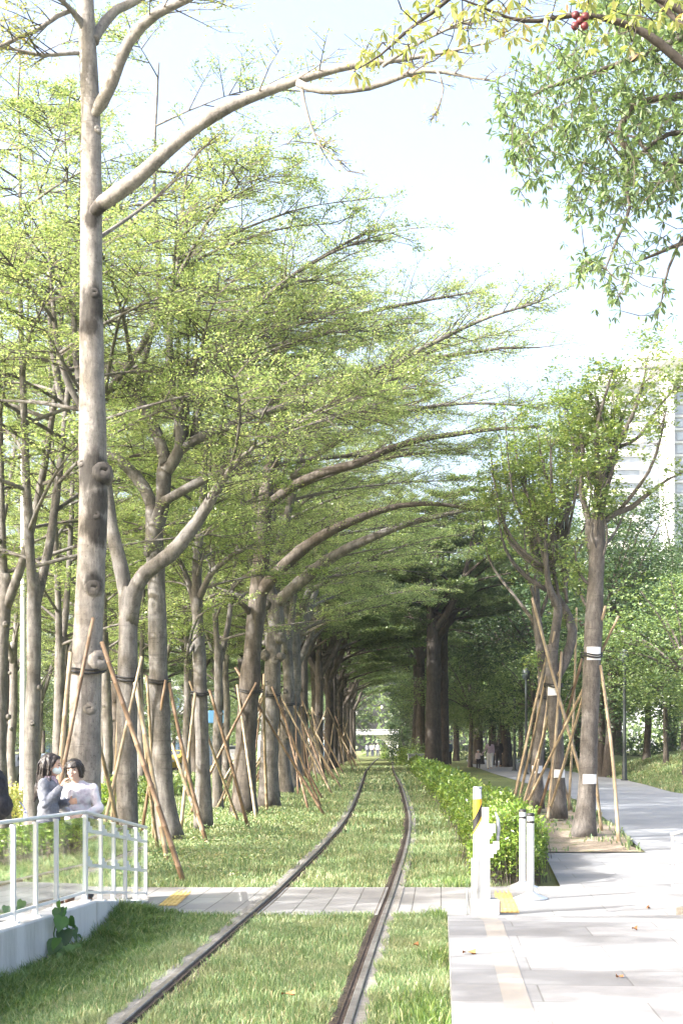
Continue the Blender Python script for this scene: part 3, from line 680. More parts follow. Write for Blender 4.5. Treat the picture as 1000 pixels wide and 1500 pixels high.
# --- first tree: tall pale trunk with the long arching limb
def tree_one():
    Y = 19.0; base = W(125, 1292, Y); base[2] = float(ground_z(base[0], base[1])) - .03; tree_bases['one'] = base
    T = Tree(base)
    tp = [(125, 1296), (124, 1180), (124, 1100), (127, 980), (133, 850), (137, 740), (136, 640), (134, 450), (134, 300), (133, 170), (128, 60), (122, -60), (118, -200), (116, -330)]
    P, R = T.trunk(pix(tp, Y), prad([26, 25, 24, 22.5, 21, 22, 20.5, 17, 16, 14, 13, 12, 8, 4], Y), 18, 1.3, .018)
    sp = dict(Ls=1.0, n=14, nt=4, nr=2, k=3, ll=.05, t0=.45)
    T.limb(pix([(133, 318), (150, 298), (200, 262), (270, 200), (340, 155), (440, 118), (520, 98), (600, 88), (668, 76), (720, 66)], Y, 17.2), prad([7, 11.5, 10.5, 9.5, 8.5, 6.5, 5, 3.5, 2.2, 1], Y), 10, sp, .012)
    T.limb(pix([(437, 122), (470, 133), (540, 128), (620, 103), (680, 110), (722, 118)], 17.8, 16.8), prad([5.5, 4.6, 4, 3.5, 2, .8], Y), 8, dict(sp, n=10, nr=1, k=1), .012)
    T.limb(pix([(442, 125), (446, 150), (465, 205), (490, 225), (512, 248)], 17.8, 17.5), prad([2.6, 2.4, 2, 1.4, .6], Y), 6, dict(sp, Ls=.5, n=8, k=1, nr=1), .02)
    T.limb(pix([(560, 97), (600, 70), (650, 45), (700, 22), (735, 18)], 17.4, 16.6), prad([3, 2.6, 2, 1.3, .6], Y), 6, dict(sp, n=10), .02)
    T.limb(pix([(640, 104), (650, 130), (642, 165)], 17.1), prad([1.8, 1.2, .5], Y), 5, dict(sp, Ls=.35, n=5, k=1, nr=1), .02)
    T.limb(pix([(132, 178), (148, 152), (165, 120), (190, 60), (230, 20), (275, 0), (330, -40), (380, -90)], Y, 17.8), prad([6, 9, 8.5, 8, 7, 6, 5, 3], Y), 9, sp, .012)
    T.limb(pix([(138, 60), (145, 45), (170, 15), (210, -5), (270, -60)], Y, 19.5), prad([8, 8, 7, 6, 3], Y), 9, sp, .012)
    T.limb(pix([(128, 60), (105, 15), (60, 40), (0, 66), (-60, 90)], Y, 18.2), prad([5, 4, 3.2, 2.4, 1], Y), 7, dict(sp, n=22, k=4, t0=.2), .02)
    T.limb(pix([(128, 78), (100, 78), (60, 80), (10, 68), (-40, 60)], Y, 18.6), prad([4, 3, 2.4, 1.8, 1], Y), 7, dict(sp, n=18, k=4, t0=.2), .02)
    T.limb(pix([(128, 40), (90, 0), (50, -20), (0, -30)], Y, 17.8), prad([4, 3.4, 2.6, 1], Y), 7, dict(sp, n=18, k=4, t0=.2), .02)
    T.limb(pix([(140, 352), (150, 345), (200, 310), (250, 270), (288, 222)], Y, 20), prad([3.6, 3.2, 2.6, 2, 1], Y), 6, dict(sp, n=12), .02)
    axes = [(P[P[:, 2] > 12], R[P[:, 2] > 12])]
    T.crown(axes, 9, 12.4, 14.8, 4.2, 2.0, dict(sp, n=16, t0=.3), .05)
    for (px, py, dx, r) in ((143, 190, .5, 5), (115, 218, -1, 5), (142, 243, .7, 4), (148, 303, .9, 6), (138, 430, .2, 7), (150, 692, .35, 13), (122, 678, -.5, 7), (140, 755, .1, 7), (137, 862, .15, 11), (144, 968, .6, 13), (117, 965, -.6, 10), (131, 1038, .1, 8)):
        rr = np.interp(py, [170, 1100], [14, 24]); cx = np.interp(py, [p[1] for p in tp[::-1]], [p[0] for p in tp[::-1]])
        p = W(np.clip(px, cx - rr * .8, cx + rr * .8), py, Y - .8 * rr / F * Y * (1 - .5 * abs(dx)))
        T.knob(p, (dx, -1, .15), r / F * Y, r / F * Y * .7)
    sp_ = [(W(x, y, Y - .2) - base, r) for x, y, r in ((140, 445, .33), (128, 470, .22), (138, 690, .30), (150, 735, .26), (146, 772, .26), (128, 690, .2), (142, 308, .16), (132, 320, .16), (152, 790, .15), (138, 856, .17))]
    m = barkmat('pale_blotched_bark', (.12, .11, .10), (.26, .24, .218), (.35, .326, .30), .58, 16., [(tuple(float(v) for v in p), r) for p, r in sp_])
    T.finish('terminalia_tree', 'tallest pale smooth trunk, dark knot scars and one long limb arching over the tracks', 'tree', None, m, 'leaf_yellow')
tree_one()

def base_at(px, py, Y):
    b = W(px, py, Y); b[2] = float(ground_z(b[0], b[1])) - .04; return b
def put(T, key): tree_bases[key] = T.base

# --- second tree: forked Y trunk
def tree_two():
    Y = 22.5; T = Tree(base_at(187, 1262, Y)); put(T, 'two')
    P, R = T.trunk(pix([(187, 1266), (186, 1120), (187, 1000), (188, 925), (189, 880), (190, 860)], Y), prad([16.5, 15.5, 14.5, 14, 14, 9], Y), 14)
    a = T.limb(pix([(187, 925), (184, 868), (173, 810), (164, 770), (155, 700), (135, 620), (118, 540), (112, 440)], Y, 23.2), prad([12, 11.5, 10.3, 9.5, 9, 8, 6, 3], Y), 10, None)
    c = T.limb(pix([(190, 915), (196, 872), (212, 840), (250, 812), (288, 765), (312, 725), (335, 690), (372, 655), (420, 630)], Y, 21.3), prad([12.5, 12.5, 12, 10.5, 9.5, 7.5, 4.5, 2.6, 1], Y), 10, dict(SPT, n=26, t0=.55))
    d = T.limb(pix([(135, 620), (100, 560), (80, 470), (70, 360)], 23, 22.5), prad([6, 5, 4, 2], Y), 8, None)
    T.crown([a, d], 16, 6.9, 10.5, 3.4, 1.8, SPT, .035)
    T.crown([c], 8, 5.8, 8.0, 3.0, 2.2, SPT, .03, azc=0, azs=1.6)
    T.finish('terminalia_tree', 'pale tree forking low into a wide Y beside the tallest trunk', 'tree', 'staked trees in the left rows')
tree_two()

# --- third tree: near row, many leaders
def tree_three():
    Y = 25.5; T = Tree(base_at(252, 1236, Y)); put(T, 'three')
    P, R = T.trunk(pix([(252, 1238), (241, 1170), (236, 1080), (232, 980), (230, 880), (227, 800), (224, 742)], Y), prad([17, 15, 14.5, 14, 13.5, 13, 11], Y), 14)
    l1 = T.limb(pix([(224, 745), (212, 715), (185, 682), (157, 664), (120, 640), (95, 590), (80, 500), (72, 400)], Y, 26.5), prad([10, 9.5, 9, 8.5, 7.5, 6, 4, 2], Y), 9)
    l2 = T.limb(pix([(222, 815), (226, 780), (238, 745), (242, 690), (244, 672)], Y, 25), prad([11, 11, 10.5, 11, 10], Y), 10)
    l3 = T.limb(pix([(243, 680), (232, 640), (212, 600), (185, 560), (150, 533), (110, 470), (70, 330), (50, 220)], 25, 26), prad([9, 8.5, 8, 7, 6, 4.5, 3, 1.2], Y), 9)
    l4 = T.limb(pix([(244, 690), (264, 655), (262, 610), (250, 560), (250, 470), (262, 350), (272, 240)], 25, 24.5), prad([9, 8.5, 7.5, 6, 4.5, 3, 1.2], Y), 9)
    l5 = T.limb(pix([(240, 735), (262, 722), (304, 700), (346, 686), (402, 655), (460, 628), (520, 606), (600, 585)], 25, 24), prad([7, 7, 6.5, 5.5, 5, 4, 3, 1.5], Y), 8, dict(SP, n=26, t0=.35))
    l6 = T.limb(pix([(258, 665), (285, 645), (332, 626), (381, 605), (447, 588), (540, 552), (640, 500), (720, 462), (800, 436)], 25, 23.5), prad([7, 7, 6.5, 6, 5, 4, 3, 2, 1], Y), 8, dict(SP, n=48, t0=.3, Ls=1.7))
    l7 = T.limb(pix([(200, 580), (218, 500), (231, 440), (232, 365), (228, 250), (238, 95)], 25.4, 25), prad([6, 5, 4.5, 3.5, 2.2, 1], Y), 8)
    l8 = T.limb(pix([(153, 577), (192, 532), (227, 472), (262, 400), (310, 310), (345, 240)], 25.2, 24), prad([5, 5, 4.5, 3.5, 2.5, 1], Y), 8)
    l9 = T.limb(pix([(285, 650), (300, 560), (345, 480), (420, 410), (500, 360), (560, 335)], 25, 24), prad([5, 4.5, 4, 3, 2, 1], Y), 8, dict(SP, n=26, t0=.25))
    for x0, x1, y1 in ((256, 262, 450), (262, 280, 430), (268, 290, 470), (274, 275, 390), (258, 248, 480), (280, 300, 500)):
        T.limb(pix([(x0, 640), ((x0 + x1) / 2 + 2, 560), (x1, y1), (x1 + 6, y1 - 90)], 25, 24.8), prad([2.6, 2, 1.5, .6], Y), 5, dict(SP, n=8, Ls=.8))
    T.crown([l3, l7], 16, 8.2, 13.6, 4.2, 1.8, SP, .045)
    T.crown([l4, l8], 20, 7.4, 11.7, 5.2, 1.3, SP, .045, azc=-.1, azs=1.5)
    T.crown([l9], 8, 8.0, 10.2, 4.0, 2.0, SP, .04, azc=0, azs=1.3)
    T.crown([l1], 5, 8, 10, 3.8, 2.4, SP, .04, azc=3.1, azs=1.4)
    T.finish('terminalia_tree', 'staked tree nearest the tracks, its many limbs spreading over the rails behind the tallest trunk', 'tree', 'staked trees in the left rows')
tree_three()

def tree_five():
    Y = 33; T = Tree(base_at(357, 1192, Y)); put(T, 'five')
    P, R = T.trunk(pix([(357, 1194), (359, 1110), (364, 1020), (372, 930), (380, 850), (385, 790), (392, 700), (402, 640), (404, 560), (410, 470), (420, 380)], Y), prad([17, 15.5, 14.5, 13.5, 12.5, 11.5, 9, 7.5, 6, 4, 1.5], Y), 13, lump=.05)
    a = T.limb(pix([(380, 872), (400, 845), (440, 806), (486, 776), (560, 745), (640, 735), (720, 745)], Y, 31), prad([10, 9.5, 8.5, 7.5, 4.5, 3, 1.2], Y), 9, dict(SP, n=36, t0=.35))
    T.limb(pix([(392, 740), (430, 712), (480, 690), (520, 680), (600, 650), (700, 636), (800, 632)], Y, 31), prad([8, 7.5, 7, 6, 4.5, 3, 1.2], Y), 8, dict(SP, n=42, t0=.3, Ls=1.8))
    T.limb(pix([(372, 905), (350, 880), (320, 870), (270, 890)], Y, 32), prad([5, 4, 3, 1.5], Y), 7, dict(SP, n=12))
    T.limb(pix([(398, 690), (385, 760), (370, 720), (350, 600), (340, 480)], Y, 34), prad([5, 4.5, 4, 3, 1.2], Y), 7, dict(SP, n=16))
    T.limb(pix([(403, 600), (440, 572), (520, 548), (610, 530), (710, 515), (785, 512)], Y, 30), prad([5.5, 5, 4.2, 3.2, 2, .8], Y), 8, dict(SP, n=50, t0=.3, Ls=1.9))
    T.limb(pix([(408, 520), (450, 490), (530, 462), (620, 442), (705, 430)], Y, 31), prad([4.5, 4, 3.2, 2, .8], Y), 8, dict(SP, n=42, t0=.3, Ls=1.7))
    axes = [(P[P[:, 2] > 7.5], R[P[:, 2] > 7.5])]
    T.crown(axes, 26, 7.6, 13.0, 6.2, 2.4, SP, .055)
    T.finish('terminalia_tree', 'brown rough trunk leaning right, a thick bare limb rising over the track from its fork', 'tree', 'staked trees in the left rows', 'bark_brown')
tree_five()

def tree_six():
    Y = 36.5; T = Tree(base_at(393, 1182, Y)); put(T, 'six')
    P, R = T.trunk(pix([(393, 1184), (394, 1100), (396, 1040), (400, 960), (403, 905), (402, 872)], Y), prad([14.5, 13, 12.5, 11.5, 11, 12], Y), 13, lump=.06)
    a = T.limb(pix([(404, 885), (440, 852), (490, 814), (540, 788), (600, 765), (700, 742), (770, 730)], Y, 34), prad([9.5, 9, 8, 6, 4.5, 2.5, 1], Y), 9, dict(SP, n=40, t0=.4, Ls=1.7))
    T.limb(pix([(400, 890), (398, 840), (420, 760), (440, 680), (455, 600), (460, 520)], Y), prad([7, 6.5, 6, 5, 3, 1.2], Y), 8)
    ax = T.limb(pix([(401, 880), (392, 830), (400, 740), (410, 640), (415, 560), (420, 480)], Y, 37), prad([7, 6.5, 6, 5, 3, 1.2], Y), 8)
    T.limb(pix([(428, 700), (480, 655), (560, 612), (680, 590), (800, 600)], Y, 33), prad([5, 4.6, 3.6, 2.2, .8], Y), 8, dict(SP, n=48, t0=.3, Ls=1.9))
    for px, py, dx, r in ((390, 885, -.4, 6), (410, 935, .8, 7), (388, 960, -.8, 6), (402, 968, .3, 6), (392, 1000, -.6, 5), (412, 962, 1, 5)):
        T.knob(W(px, py, Y - .12), (dx, -1, .1), r / F * Y, r / F * Y)
    T.crown([ax], 26, 8, 12.6, 6.0, 2.4, SP, .055)
    T.finish('terminalia_tree', 'pale knobbly trunk with cut stubs where it forks below the canopy', 'tree', 'staked trees in the left rows')
tree_six()

def tree_four():
    Y = 28; T = Tree(base_at(298, 1211, Y)); put(T, 'four')
    P, R = T.trunk(pix([(298, 1213), (297, 1120), (294, 1020), (291, 930), (288, 865), (292, 780), (300, 690), (305, 600)], Y), prad([11.5, 10.5, 10, 9, 8.5, 6, 4, 1.5], Y), 12, lump=.05)
    T.limb(pix([(289, 900), (275, 850), (262, 820), (240, 790)], Y), prad([5, 4.5, 3.5, 1.5], Y), 7, dict(SP, n=12))
    T.limb(pix([(290, 880), (310, 840), (345, 812), (372, 800)], Y, 27), prad([5, 4.5, 3.5, 1.5], Y), 7, dict(SP, n=14))
    T.limb(pix([(291, 930), (275, 960), (290, 905), (325, 885)], Y, 27.5), prad([3, 3, 2.5, 1.], Y), 6, dict(SP, n=8, Ls=.8))
    T.crown([(P[P[:, 2] > 4.5], R[P[:, 2] > 4.5])], 16, 4.6, 9.0, 2.6, 1.6, dict(SP, Ls=1.1, n=18, k=5), .035)
    T.finish('small_leafy_tree', 'slender trunk with leafy low crown between the third staked trunk and the brown leaning trunk', 'tree', None, 'bark_pale', 'leaf_camphor')
tree_four()

# --- prototypes for the rest of the rows
def proto_tier(seed, h, rt, fork, R0, nl, sp, name, label, bark, leaf, leaders=3, base=(0, 0, 0), lean=0.):
    global rng
    keep = rng; rng = np.random.default_rng(seed)
    T = Tree(base); b = T.base; la = rng.uniform(0, 6.28)
    top = b + np.array([lean * fork, 0, fork])
    P, R = T.trunk([b + (0, 0, -.15), b + np.array([lean * fork * .2 + rng.normal(0, .05), rng.normal(0, .05), fork * .3]), b + np.array([lean * fork * .6 + rng.normal(0, .08), rng.normal(0, .08), fork * .68]), top, top + (0, 0, .4)], [rt, rt * .88, rt * .8, rt * .78, rt * .6], 12, 1.4, .035)
    axes = []
    for k in range(leaders):
        az = la + k * 2 * math.pi / leaders + rng.uniform(-.4, .4); o = np.array([math.cos(az), math.sin(az), 0]); sd = R0 * rng.uniform(.22, .40) * (1 if k else .25); hh = h - fork
        q = top + (0, 0, -.3)
        axes.append(T.limb([q, q + o * sd * .35 + (0, 0, hh * .14), q + o * sd * .7 + (0, 0, hh * .38), q + o * sd * .9 + (0, 0, hh * .68), q + o * sd + (0, 0, hh)], [rt * .62, rt * .5, rt * .36, rt * .2, .012], 9, None, .05))
    for _ in range(4):
        z = rng.uniform(.35, .95) * fork; az = rng.uniform(0, 6.28); p = b + np.array([lean * z, 0, z]); o = np.array([math.cos(az), math.sin(az), .15])
        T.knob(p + o * rt * .7, o, rt * .28, rt * .3)
    T.crown(axes, nl, fork + .2, h - .3, R0, R0 * .36, sp, rt * .28)
    t = T.finish(name, label, 'tree', None, bark, leaf); rng = keep; return t
SPN = dict(Ls=1.7, n=26, nt=7, nr=4, k=4, ll=.062, flat=.2)
SPF = dict(Ls=1.6, n=28, nt=7, nr=4, k=4, ll=.13)
LROW = 'staked trees in the left rows'
ords = ['third', 'fourth', 'fifth', 'sixth', 'seventh', 'eighth', 'ninth', 'tenth', 'eleventh', 'twelfth', 'thirteenth', 'fourteenth', 'fifteenth', 'sixteenth', 'seventeenth', 'eighteenth', 'nineteenth', 'twentieth', 'twenty-first', 'twenty-second', 'twenty-third', 'twenty-fourth']
protos = []
# the near row, on from tree six, along the track
rowY = [41, 44.5, 48.5, 53, 57, 61.5, 66, 71, 76, 81, 87, 93, 100, 107, 115, 124, 134, 145]
row_left = []
for i, y in enumerate(rowY):
    x = float(tx(y)) - 3.05 + random.uniform(-.35, .35); z = float(ground_z(x, y)) - .04
    far = y > 60
    lab = 'straight %s trunk, %s behind the knobbly forked tree in the row left of the rails' % ('pale' if not far else 'shaded', ords[i - 2] if i > 1 else ['next', 'second'][i])
    if len(protos) < 4 or (far and len(protos) < 7):
        k = len(protos)
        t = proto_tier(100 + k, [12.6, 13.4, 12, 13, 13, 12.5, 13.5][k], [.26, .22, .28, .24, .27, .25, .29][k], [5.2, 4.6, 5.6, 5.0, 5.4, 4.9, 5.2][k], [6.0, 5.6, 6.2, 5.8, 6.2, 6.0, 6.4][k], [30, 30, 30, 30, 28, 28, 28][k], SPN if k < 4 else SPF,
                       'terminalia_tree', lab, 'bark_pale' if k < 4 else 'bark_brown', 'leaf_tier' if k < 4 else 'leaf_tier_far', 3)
        protos.append(t); t.location = (x, y, z); t.rotation_euler = (0, 0, random.uniform(0, 6.28))
    else:
        t = dup(protos[4 + i % 3] if far else protos[i % 4], (x, y, z), random.uniform(0, 6.28), random.uniform(.92, 1.08)); t['label'] = lab
    t['group'] = LROW; row_left.append((t, np.array([x, y, z]), lab))

# the row goes on nearer than the frame edge; these trunks stand outside the frame and shade the slabs
sparse = proto_tier(222, 12, .22, 4.8, 5.4, 16, dict(Ls=1.3, n=30, nt=7, nr=4, k=4, ll=.075), 'terminalia_tree', 'tree outside the left edge nearest the camera', 'bark_pale', 'leaf_tier', 3)
for k, (x, y, lab) in enumerate(((-11.5, 4.6, 'tree outside the left edge nearest the camera'), (-12.8, 15.5, 'tree outside the left edge level with the crossing'), (-9.0, 19.5, 'tree outside the left edge, half hidden behind the tallest trunk crown'), (-9.6, 9.4, 'tree outside the left edge beside the platform'))):
    t = sparse if k == 0 else dup(sparse, None, random.uniform(0, 6.28), .9)
    t.location = (x, y, -.05); t['label'] = lab; t['group'] = 'trees left of the frame'
# second and third rows behind, towards the road
back = [(50, 25.0, 2.4, 'bark_pale'), (8, 27, 0, ''), (88, 33, 0, ''), (320, 36, 0, ''), (152, 38, 0, ''), (205, 44, 0, ''), (275, 47, 0, ''), (20, 43, 0, ''), (120, 52, 0, ''), (232, 58, 0, ''), (330, 55, 0, ''), (60, 58, 0, ''), (170, 66, 0, ''), (285, 70, 0, ''), (355, 72, 0, ''), (115, 80, 0, ''), (235, 86, 0, ''), (325, 92, 0, ''), (395, 98, 0, ''), (280, 112, 0, ''), (360, 120, 0, ''), (410, 135, 0, ''), (96, 41, 0, ''), (150, 47, 0, ''), (-60, 34, 0, ''), (-40, 52, 0, ''), (10, 70, 0, '')]
desc = ['pale trunk with dark ring beside the white lamp pole', 'thin pale trunk at the far left edge of the photo', 'narrow pale trunk seen between the lamp pole tree and the tallest trunk', 'dark trunk standing just left of the brown leaning trunk', 'pale trunk half hidden right behind the tallest trunk',
        'slim trunk behind the wide Y fork', 'slim trunk seen through the bamboo stakes of the slender leafy tree', 'trunk beside the road at the far left, behind the lamp pole', 'trunk near the parked cars behind the tallest trunk', 'distant trunk between the third staked trunk and the slender leafy tree',
        'distant trunk behind the dark trunk near the brown leaning one', 'distant roadside trunk left of the parked grey car', 'distant trunk right of the tallest trunk, beyond its stakes', 'far trunk between the slender leafy tree and the dark trunk', 'far trunk glimpsed behind the foot of the brown leaning tree',
        'far roadside trunk by the cars beyond the two women', 'far trunk in the shade beyond the staked trees, left part', 'far trunk in the shade beyond the slender leafy tree', 'far trunk in the shade behind the knobbly forked tree', 'remote trunk among the shaded back rows, left of the brown leaning trunk',
        'remote trunk among the shaded back rows, beside the brown leaning trunk', 'remote trunk at the deep end of the shaded back rows', 'slim pale trunk between the lamp post tree and the tallest trunk, farther back', 'thin trunk seen just right of the tallest trunk, far back', 'tree standing just outside the left edge, its branches reaching in', 'roadside tree outside the left edge, its crown reaching in', 'roadside tree at the left edge by the road kerb']
protob = []
for i, (px, y, _, _) in enumerate(back):
    x = (px - 500) / F * y; z = float(ground_z(x, y)) - .04
    if i < 3:
        t = proto_tier(300 + i, [14.6, 13.8, 15][i], [.16, .16, .15][i], [4.4, 4.6, 3.8][i], [4.4, 4.6, 4.2][i], [28, 28, 28][i], dict(SPN, n=24, nt=7), 'terminalia_tree', desc[i], 'bark_pale', 'leaf_tier', 2)
        protob.append(t); t.location = (x, y, z)
    else:
        src = protob[i % 3] if y < 60 else protos[4 + i % 3]
        t = dup(src, (x, y, z), random.uniform(0, 6.28), random.uniform(.85, 1.05)); t['label'] = desc[i]
    t['group'] = 'trees of the back rows towards the road'

# --- trees on the right with pruned tops and tufts
def clump(T, p, r, n, k=5, ll=.085, start=None, asp=.42, flat=.8, elev=.1):
    p = np.array(p); u = rng.normal(0, 1, (n, 3)); u = norm(u) * (rng.uniform(0, 1, (n, 1)) ** .45) * r * np.array([1, 1, flat])
    c = p + u
    st = np.array(start) if start is not None else p - (0, 0, r * .6)
    m = st + (c - st) * .55 + rng.normal(0, r * .08, (n, 3)) - (0, 0, r * .05)
    q = slice(0, n, 4); T.twig.segs(np.repeat(st[None], n, 0)[q], m[q], .005, .003); T.twig.segs(m[q], c[q], .003, .0015)
    T.rosettes(c, k, ll, elev, ll * .45, asp, .7)
def tuft_limb(T, P, R, n=3, r=.45, lv=90, ll=.085, k=5):
    P, R = T.limb(P, R, 7, None, .02); m = len(P)
    for j in np.linspace(m * .6, m - 1, n).astype(int):
        q = P[j] + rng.normal(0, r * .35, 3); clump(T, q + (0, 0, r * .3), r * rng.uniform(.7, 1.15), int(lv * rng.uniform(.7, 1.2)), k, ll, P[j])
def tag_paper(T, t, px, py, Y, w, h, r):
    c = W(px, py, Y); b = MB(); a = np.linspace(-2.35, -.75, 9); rr = r / F * Y + .006
    lo = np.stack([c[0] + rr * np.cos(a), c[1] + rr * np.sin(a), np.full(9, c[2] - h / F * Y / 2)], 1); hi = lo + (0, 0, h / F * Y)
    kk = np.arange(8); b.add(np.concatenate([lo, hi]), np.stack([kk, kk + 1, kk + 10, kk + 9], 1)); return b
def tree_a():
    Y = 25.8; T = Tree(base_at(853, 1233, Y)); put(T, 'a')
    P, R = T.trunk(pix([(853, 1236), (857, 1190), (860, 1140), (863, 1060), (867, 960), (871, 870), (874, 800), (877, 740), (880, 690), (878, 640), (874, 580)], Y), prad([18, 14.5, 13, 12.8, 13, 12.5, 11, 10, 8, 5, 2], Y), 14, 1.3, .03)
    L = [([(872, 830), (862, 790), (861, 760), (850, 720), (852, 660), (845, 610)], [6, 6, 5, 4, 3, 1.2], 5, .5), ([(878, 770), (900, 752), (925, 742), (950, 720), (975, 700), (1000, 688)], [5, 4.5, 4, 3, 2, 1], 2, .35),
         ([(905, 750), (925, 725), (950, 690), (965, 650), (975, 600)], [3, 3, 2.4, 1.8, 1], 4, .5), ([(880, 700), (900, 660), (925, 610), (940, 560), (945, 530)], [5, 4, 3, 2, 1], 4, .55), ([(878, 690), (872, 640), (882, 590), (895, 545)], [4, 3.5, 2.5, 1], 4, .5),
         ([(880, 720), (860, 690), (838, 650), (830, 600)], [4, 3.5, 2.5, 1], 3, .42), ([(876, 780), (890, 700), (900, 640), (915, 590)], [4, 3.5, 2.5, 1], 4, .5), ([(905, 655), (935, 640), (970, 590), (990, 570), (1010, 560)], [3, 2.6, 2.2, 1.6, 1], 4, .5),
         ([(870, 860), (855, 850), (845, 830), (840, 800)], [3, 2.6, 2, 1], 2, .35), ([(860, 890), (850, 870), (848, 840)], [2.5, 2, 1], 2, .32), ([(880, 800), (893, 790), (905, 770), (915, 745)], [3, 2.4, 2, 1], 2, .4)]
    for pts, rad, n, r in L:
        T.limb; tuft_limb(T, pix(pts, Y, Y + rng.uniform(-1.2, 1.2)), prad(rad, Y), n, r * .9, 48)
    for k in range(10):
        x = 872 + rng.uniform(-10, 14); y = rng.uniform(660, 860)
        tuft_limb(T, pix([(x, y), (x + rng.uniform(-14, 14), y - 60), (x + rng.uniform(-25, 30), y - 150)], Y, Y + rng.uniform(-.8, .8)), prad([1.8, 1.4, .6], Y), 2, .32, 60)
    t = T.finish('camphor_tree', 'furrowed grey trunk nearest the path, paper tag on it, tufted pruned crown', 'tree', None, 'bark_furrow', 'leaf_camphor')
    tag_paper(T, t, 861, 1141, Y, 0, 14, 13.4).build('paper_tag', M['paper'], t)
    tag_paper(T, t, 867, 958, Y, 0, 19, 13.6).build('white_band', M['paper'], t)
tree_a()
def tree_b():
    Y = 30; T = Tree(base_at(816, 1197, Y)); put(T, 'b')
    P, R = T.trunk(pix([(816, 1199), (816, 1120), (812, 1050), (808, 990), (808, 945)], Y), prad([12.5, 10.5, 10, 9.5, 9], Y), 13, 1.3, .04)
    tuft_limb(T, pix([(808, 960), (814, 915), (816, 890), (806, 870), (800, 845), (797, 800), (800, 740)], Y, 29.5), prad([8, 7, 6.5, 6, 4, 3, 1.2], Y), 5, .55)
    tuft_limb(T, pix([(811, 1000), (830, 960), (838, 925), (826, 890), (815, 870), (812, 830)], Y, 30.5), prad([8, 7.5, 7, 6, 3.5, 2], Y), 3, .45)
    for k in range(20):
        a = rng.uniform(-1, 1); x0 = 802 + rng.uniform(-6, 30); y0 = rng.uniform(780, 890)
        tuft_limb(T, pix([(x0, y0), (x0 + a * 18, y0 - 50), (x0 + a * 62, y0 - rng.uniform(80, 150)), (x0 + a * 80, y0 - rng.uniform(170, 230))], Y, Y + rng.uniform(-1, 1)), prad([2.8, 2.2, 1.6, .7], Y), 3, rng.uniform(.32, .5), 46)
    for k in range(5):
        y0 = rng.uniform(820, 880)
        tuft_limb(T, pix([(800, y0), (770, y0 - 20), (740, y0 - 60), (728 + rng.uniform(-10, 20), y0 - 140)], Y, Y + rng.uniform(-1.5, 1.5)), prad([3, 2.4, 1.8, .8], Y), 3, .45, 46)
    t = T.finish('camphor_tree', 'twisting trunk with paper tag, middle one of the three staked trees on the bare soil', 'tree', None, 'bark_furrow', 'leaf_camphor')
    tag_paper(T, t, 816, 1133, Y, 0, 12, 12.4).build('paper_tag', M['paper'], t); tag_paper(T, t, 809, 1012, Y, 0, 14, 11.8).build('white_band', M['paper'], t)
tree_b()
def tree_c():
    Y = 34; T = Tree(base_at(783, 1182, Y)); put(T, 'c')
    P, R = T.trunk(pix([(784, 1184), (786, 1120), (793, 1050), (795, 990), (789, 930), (784, 880), (788, 820), (780, 760)], Y), prad([10.5, 8.8, 8.4, 8, 7, 6, 3.5, 1.5], Y), 12, 1.3, .04)
    for k in range(16):
        x0 = 786 + rng.uniform(-4, 8); y0 = rng.uniform(790, 930); a = rng.uniform(-1, .6)
        tuft_limb(T, pix([(x0, y0), (x0 + a * 30, y0 - 40), (x0 + a * 72, y0 - 95), (x0 + a * 88, y0 - 165)], Y, Y + rng.uniform(-1, 1.5)), prad([3, 2.5, 1.8, .8], Y), 3, rng.uniform(.35, .55), 46)
    clump(T, W(778, 968, Y - .3), .35, 60, 5, .085); 
    t = T.finish('camphor_tree', 'thin leaning trunk with paper tag, leftmost of the three staked trees by the hedge', 'tree', None, 'bark_furrow', 'leaf_camphor')
    tag_paper(T, t, 785, 1127, Y, 0, 11, 10.4).build('paper_tag', M['paper'], t)
tree_c()

# --- big-leaved trees reaching in from the upper right (trunks stand outside the frame)
def inside(poly, x, y):
    c = False; j = len(poly) - 1
    for i in range(len(poly)):
        xi, yi = poly[i]; xj, yj = poly[j]
        if (yi > y) != (yj > y) and x < (xj - xi) * (y - yi) / (yj - yi) + xi: c = not c
        j = i
    return c
def grow(T, nodes, rad, tips, rtip=.0035, maxr=.02):
    """join every tip to the nearest wood already there"""
    N = [np.array(n) for n in nodes]; A = np.array(N)
    d = np.array([np.min(np.linalg.norm(A - t, axis=1)) for t in tips]); P0 = []; P1 = []; dirs = []
    for i in np.argsort(d):
        t = tips[i]; dist = np.linalg.norm(A - t, axis=1); j = int(np.argmin(dist)); p = A[j]
        m = (p + t) / 2 + rng.normal(0, .06 * dist[j], 3) - (0, 0, .04 * dist[j])
        P0 += [p, m]; P1 += [m, t]; dirs.append((i, norm(t - m))); A = np.concatenate([A, [m, t]])
    T.twig.segs(P0, P1, rtip * 1.5, rtip)
    out = np.zeros((len(tips), 3))
    for i, v in dirs: out[i] = v
    return out
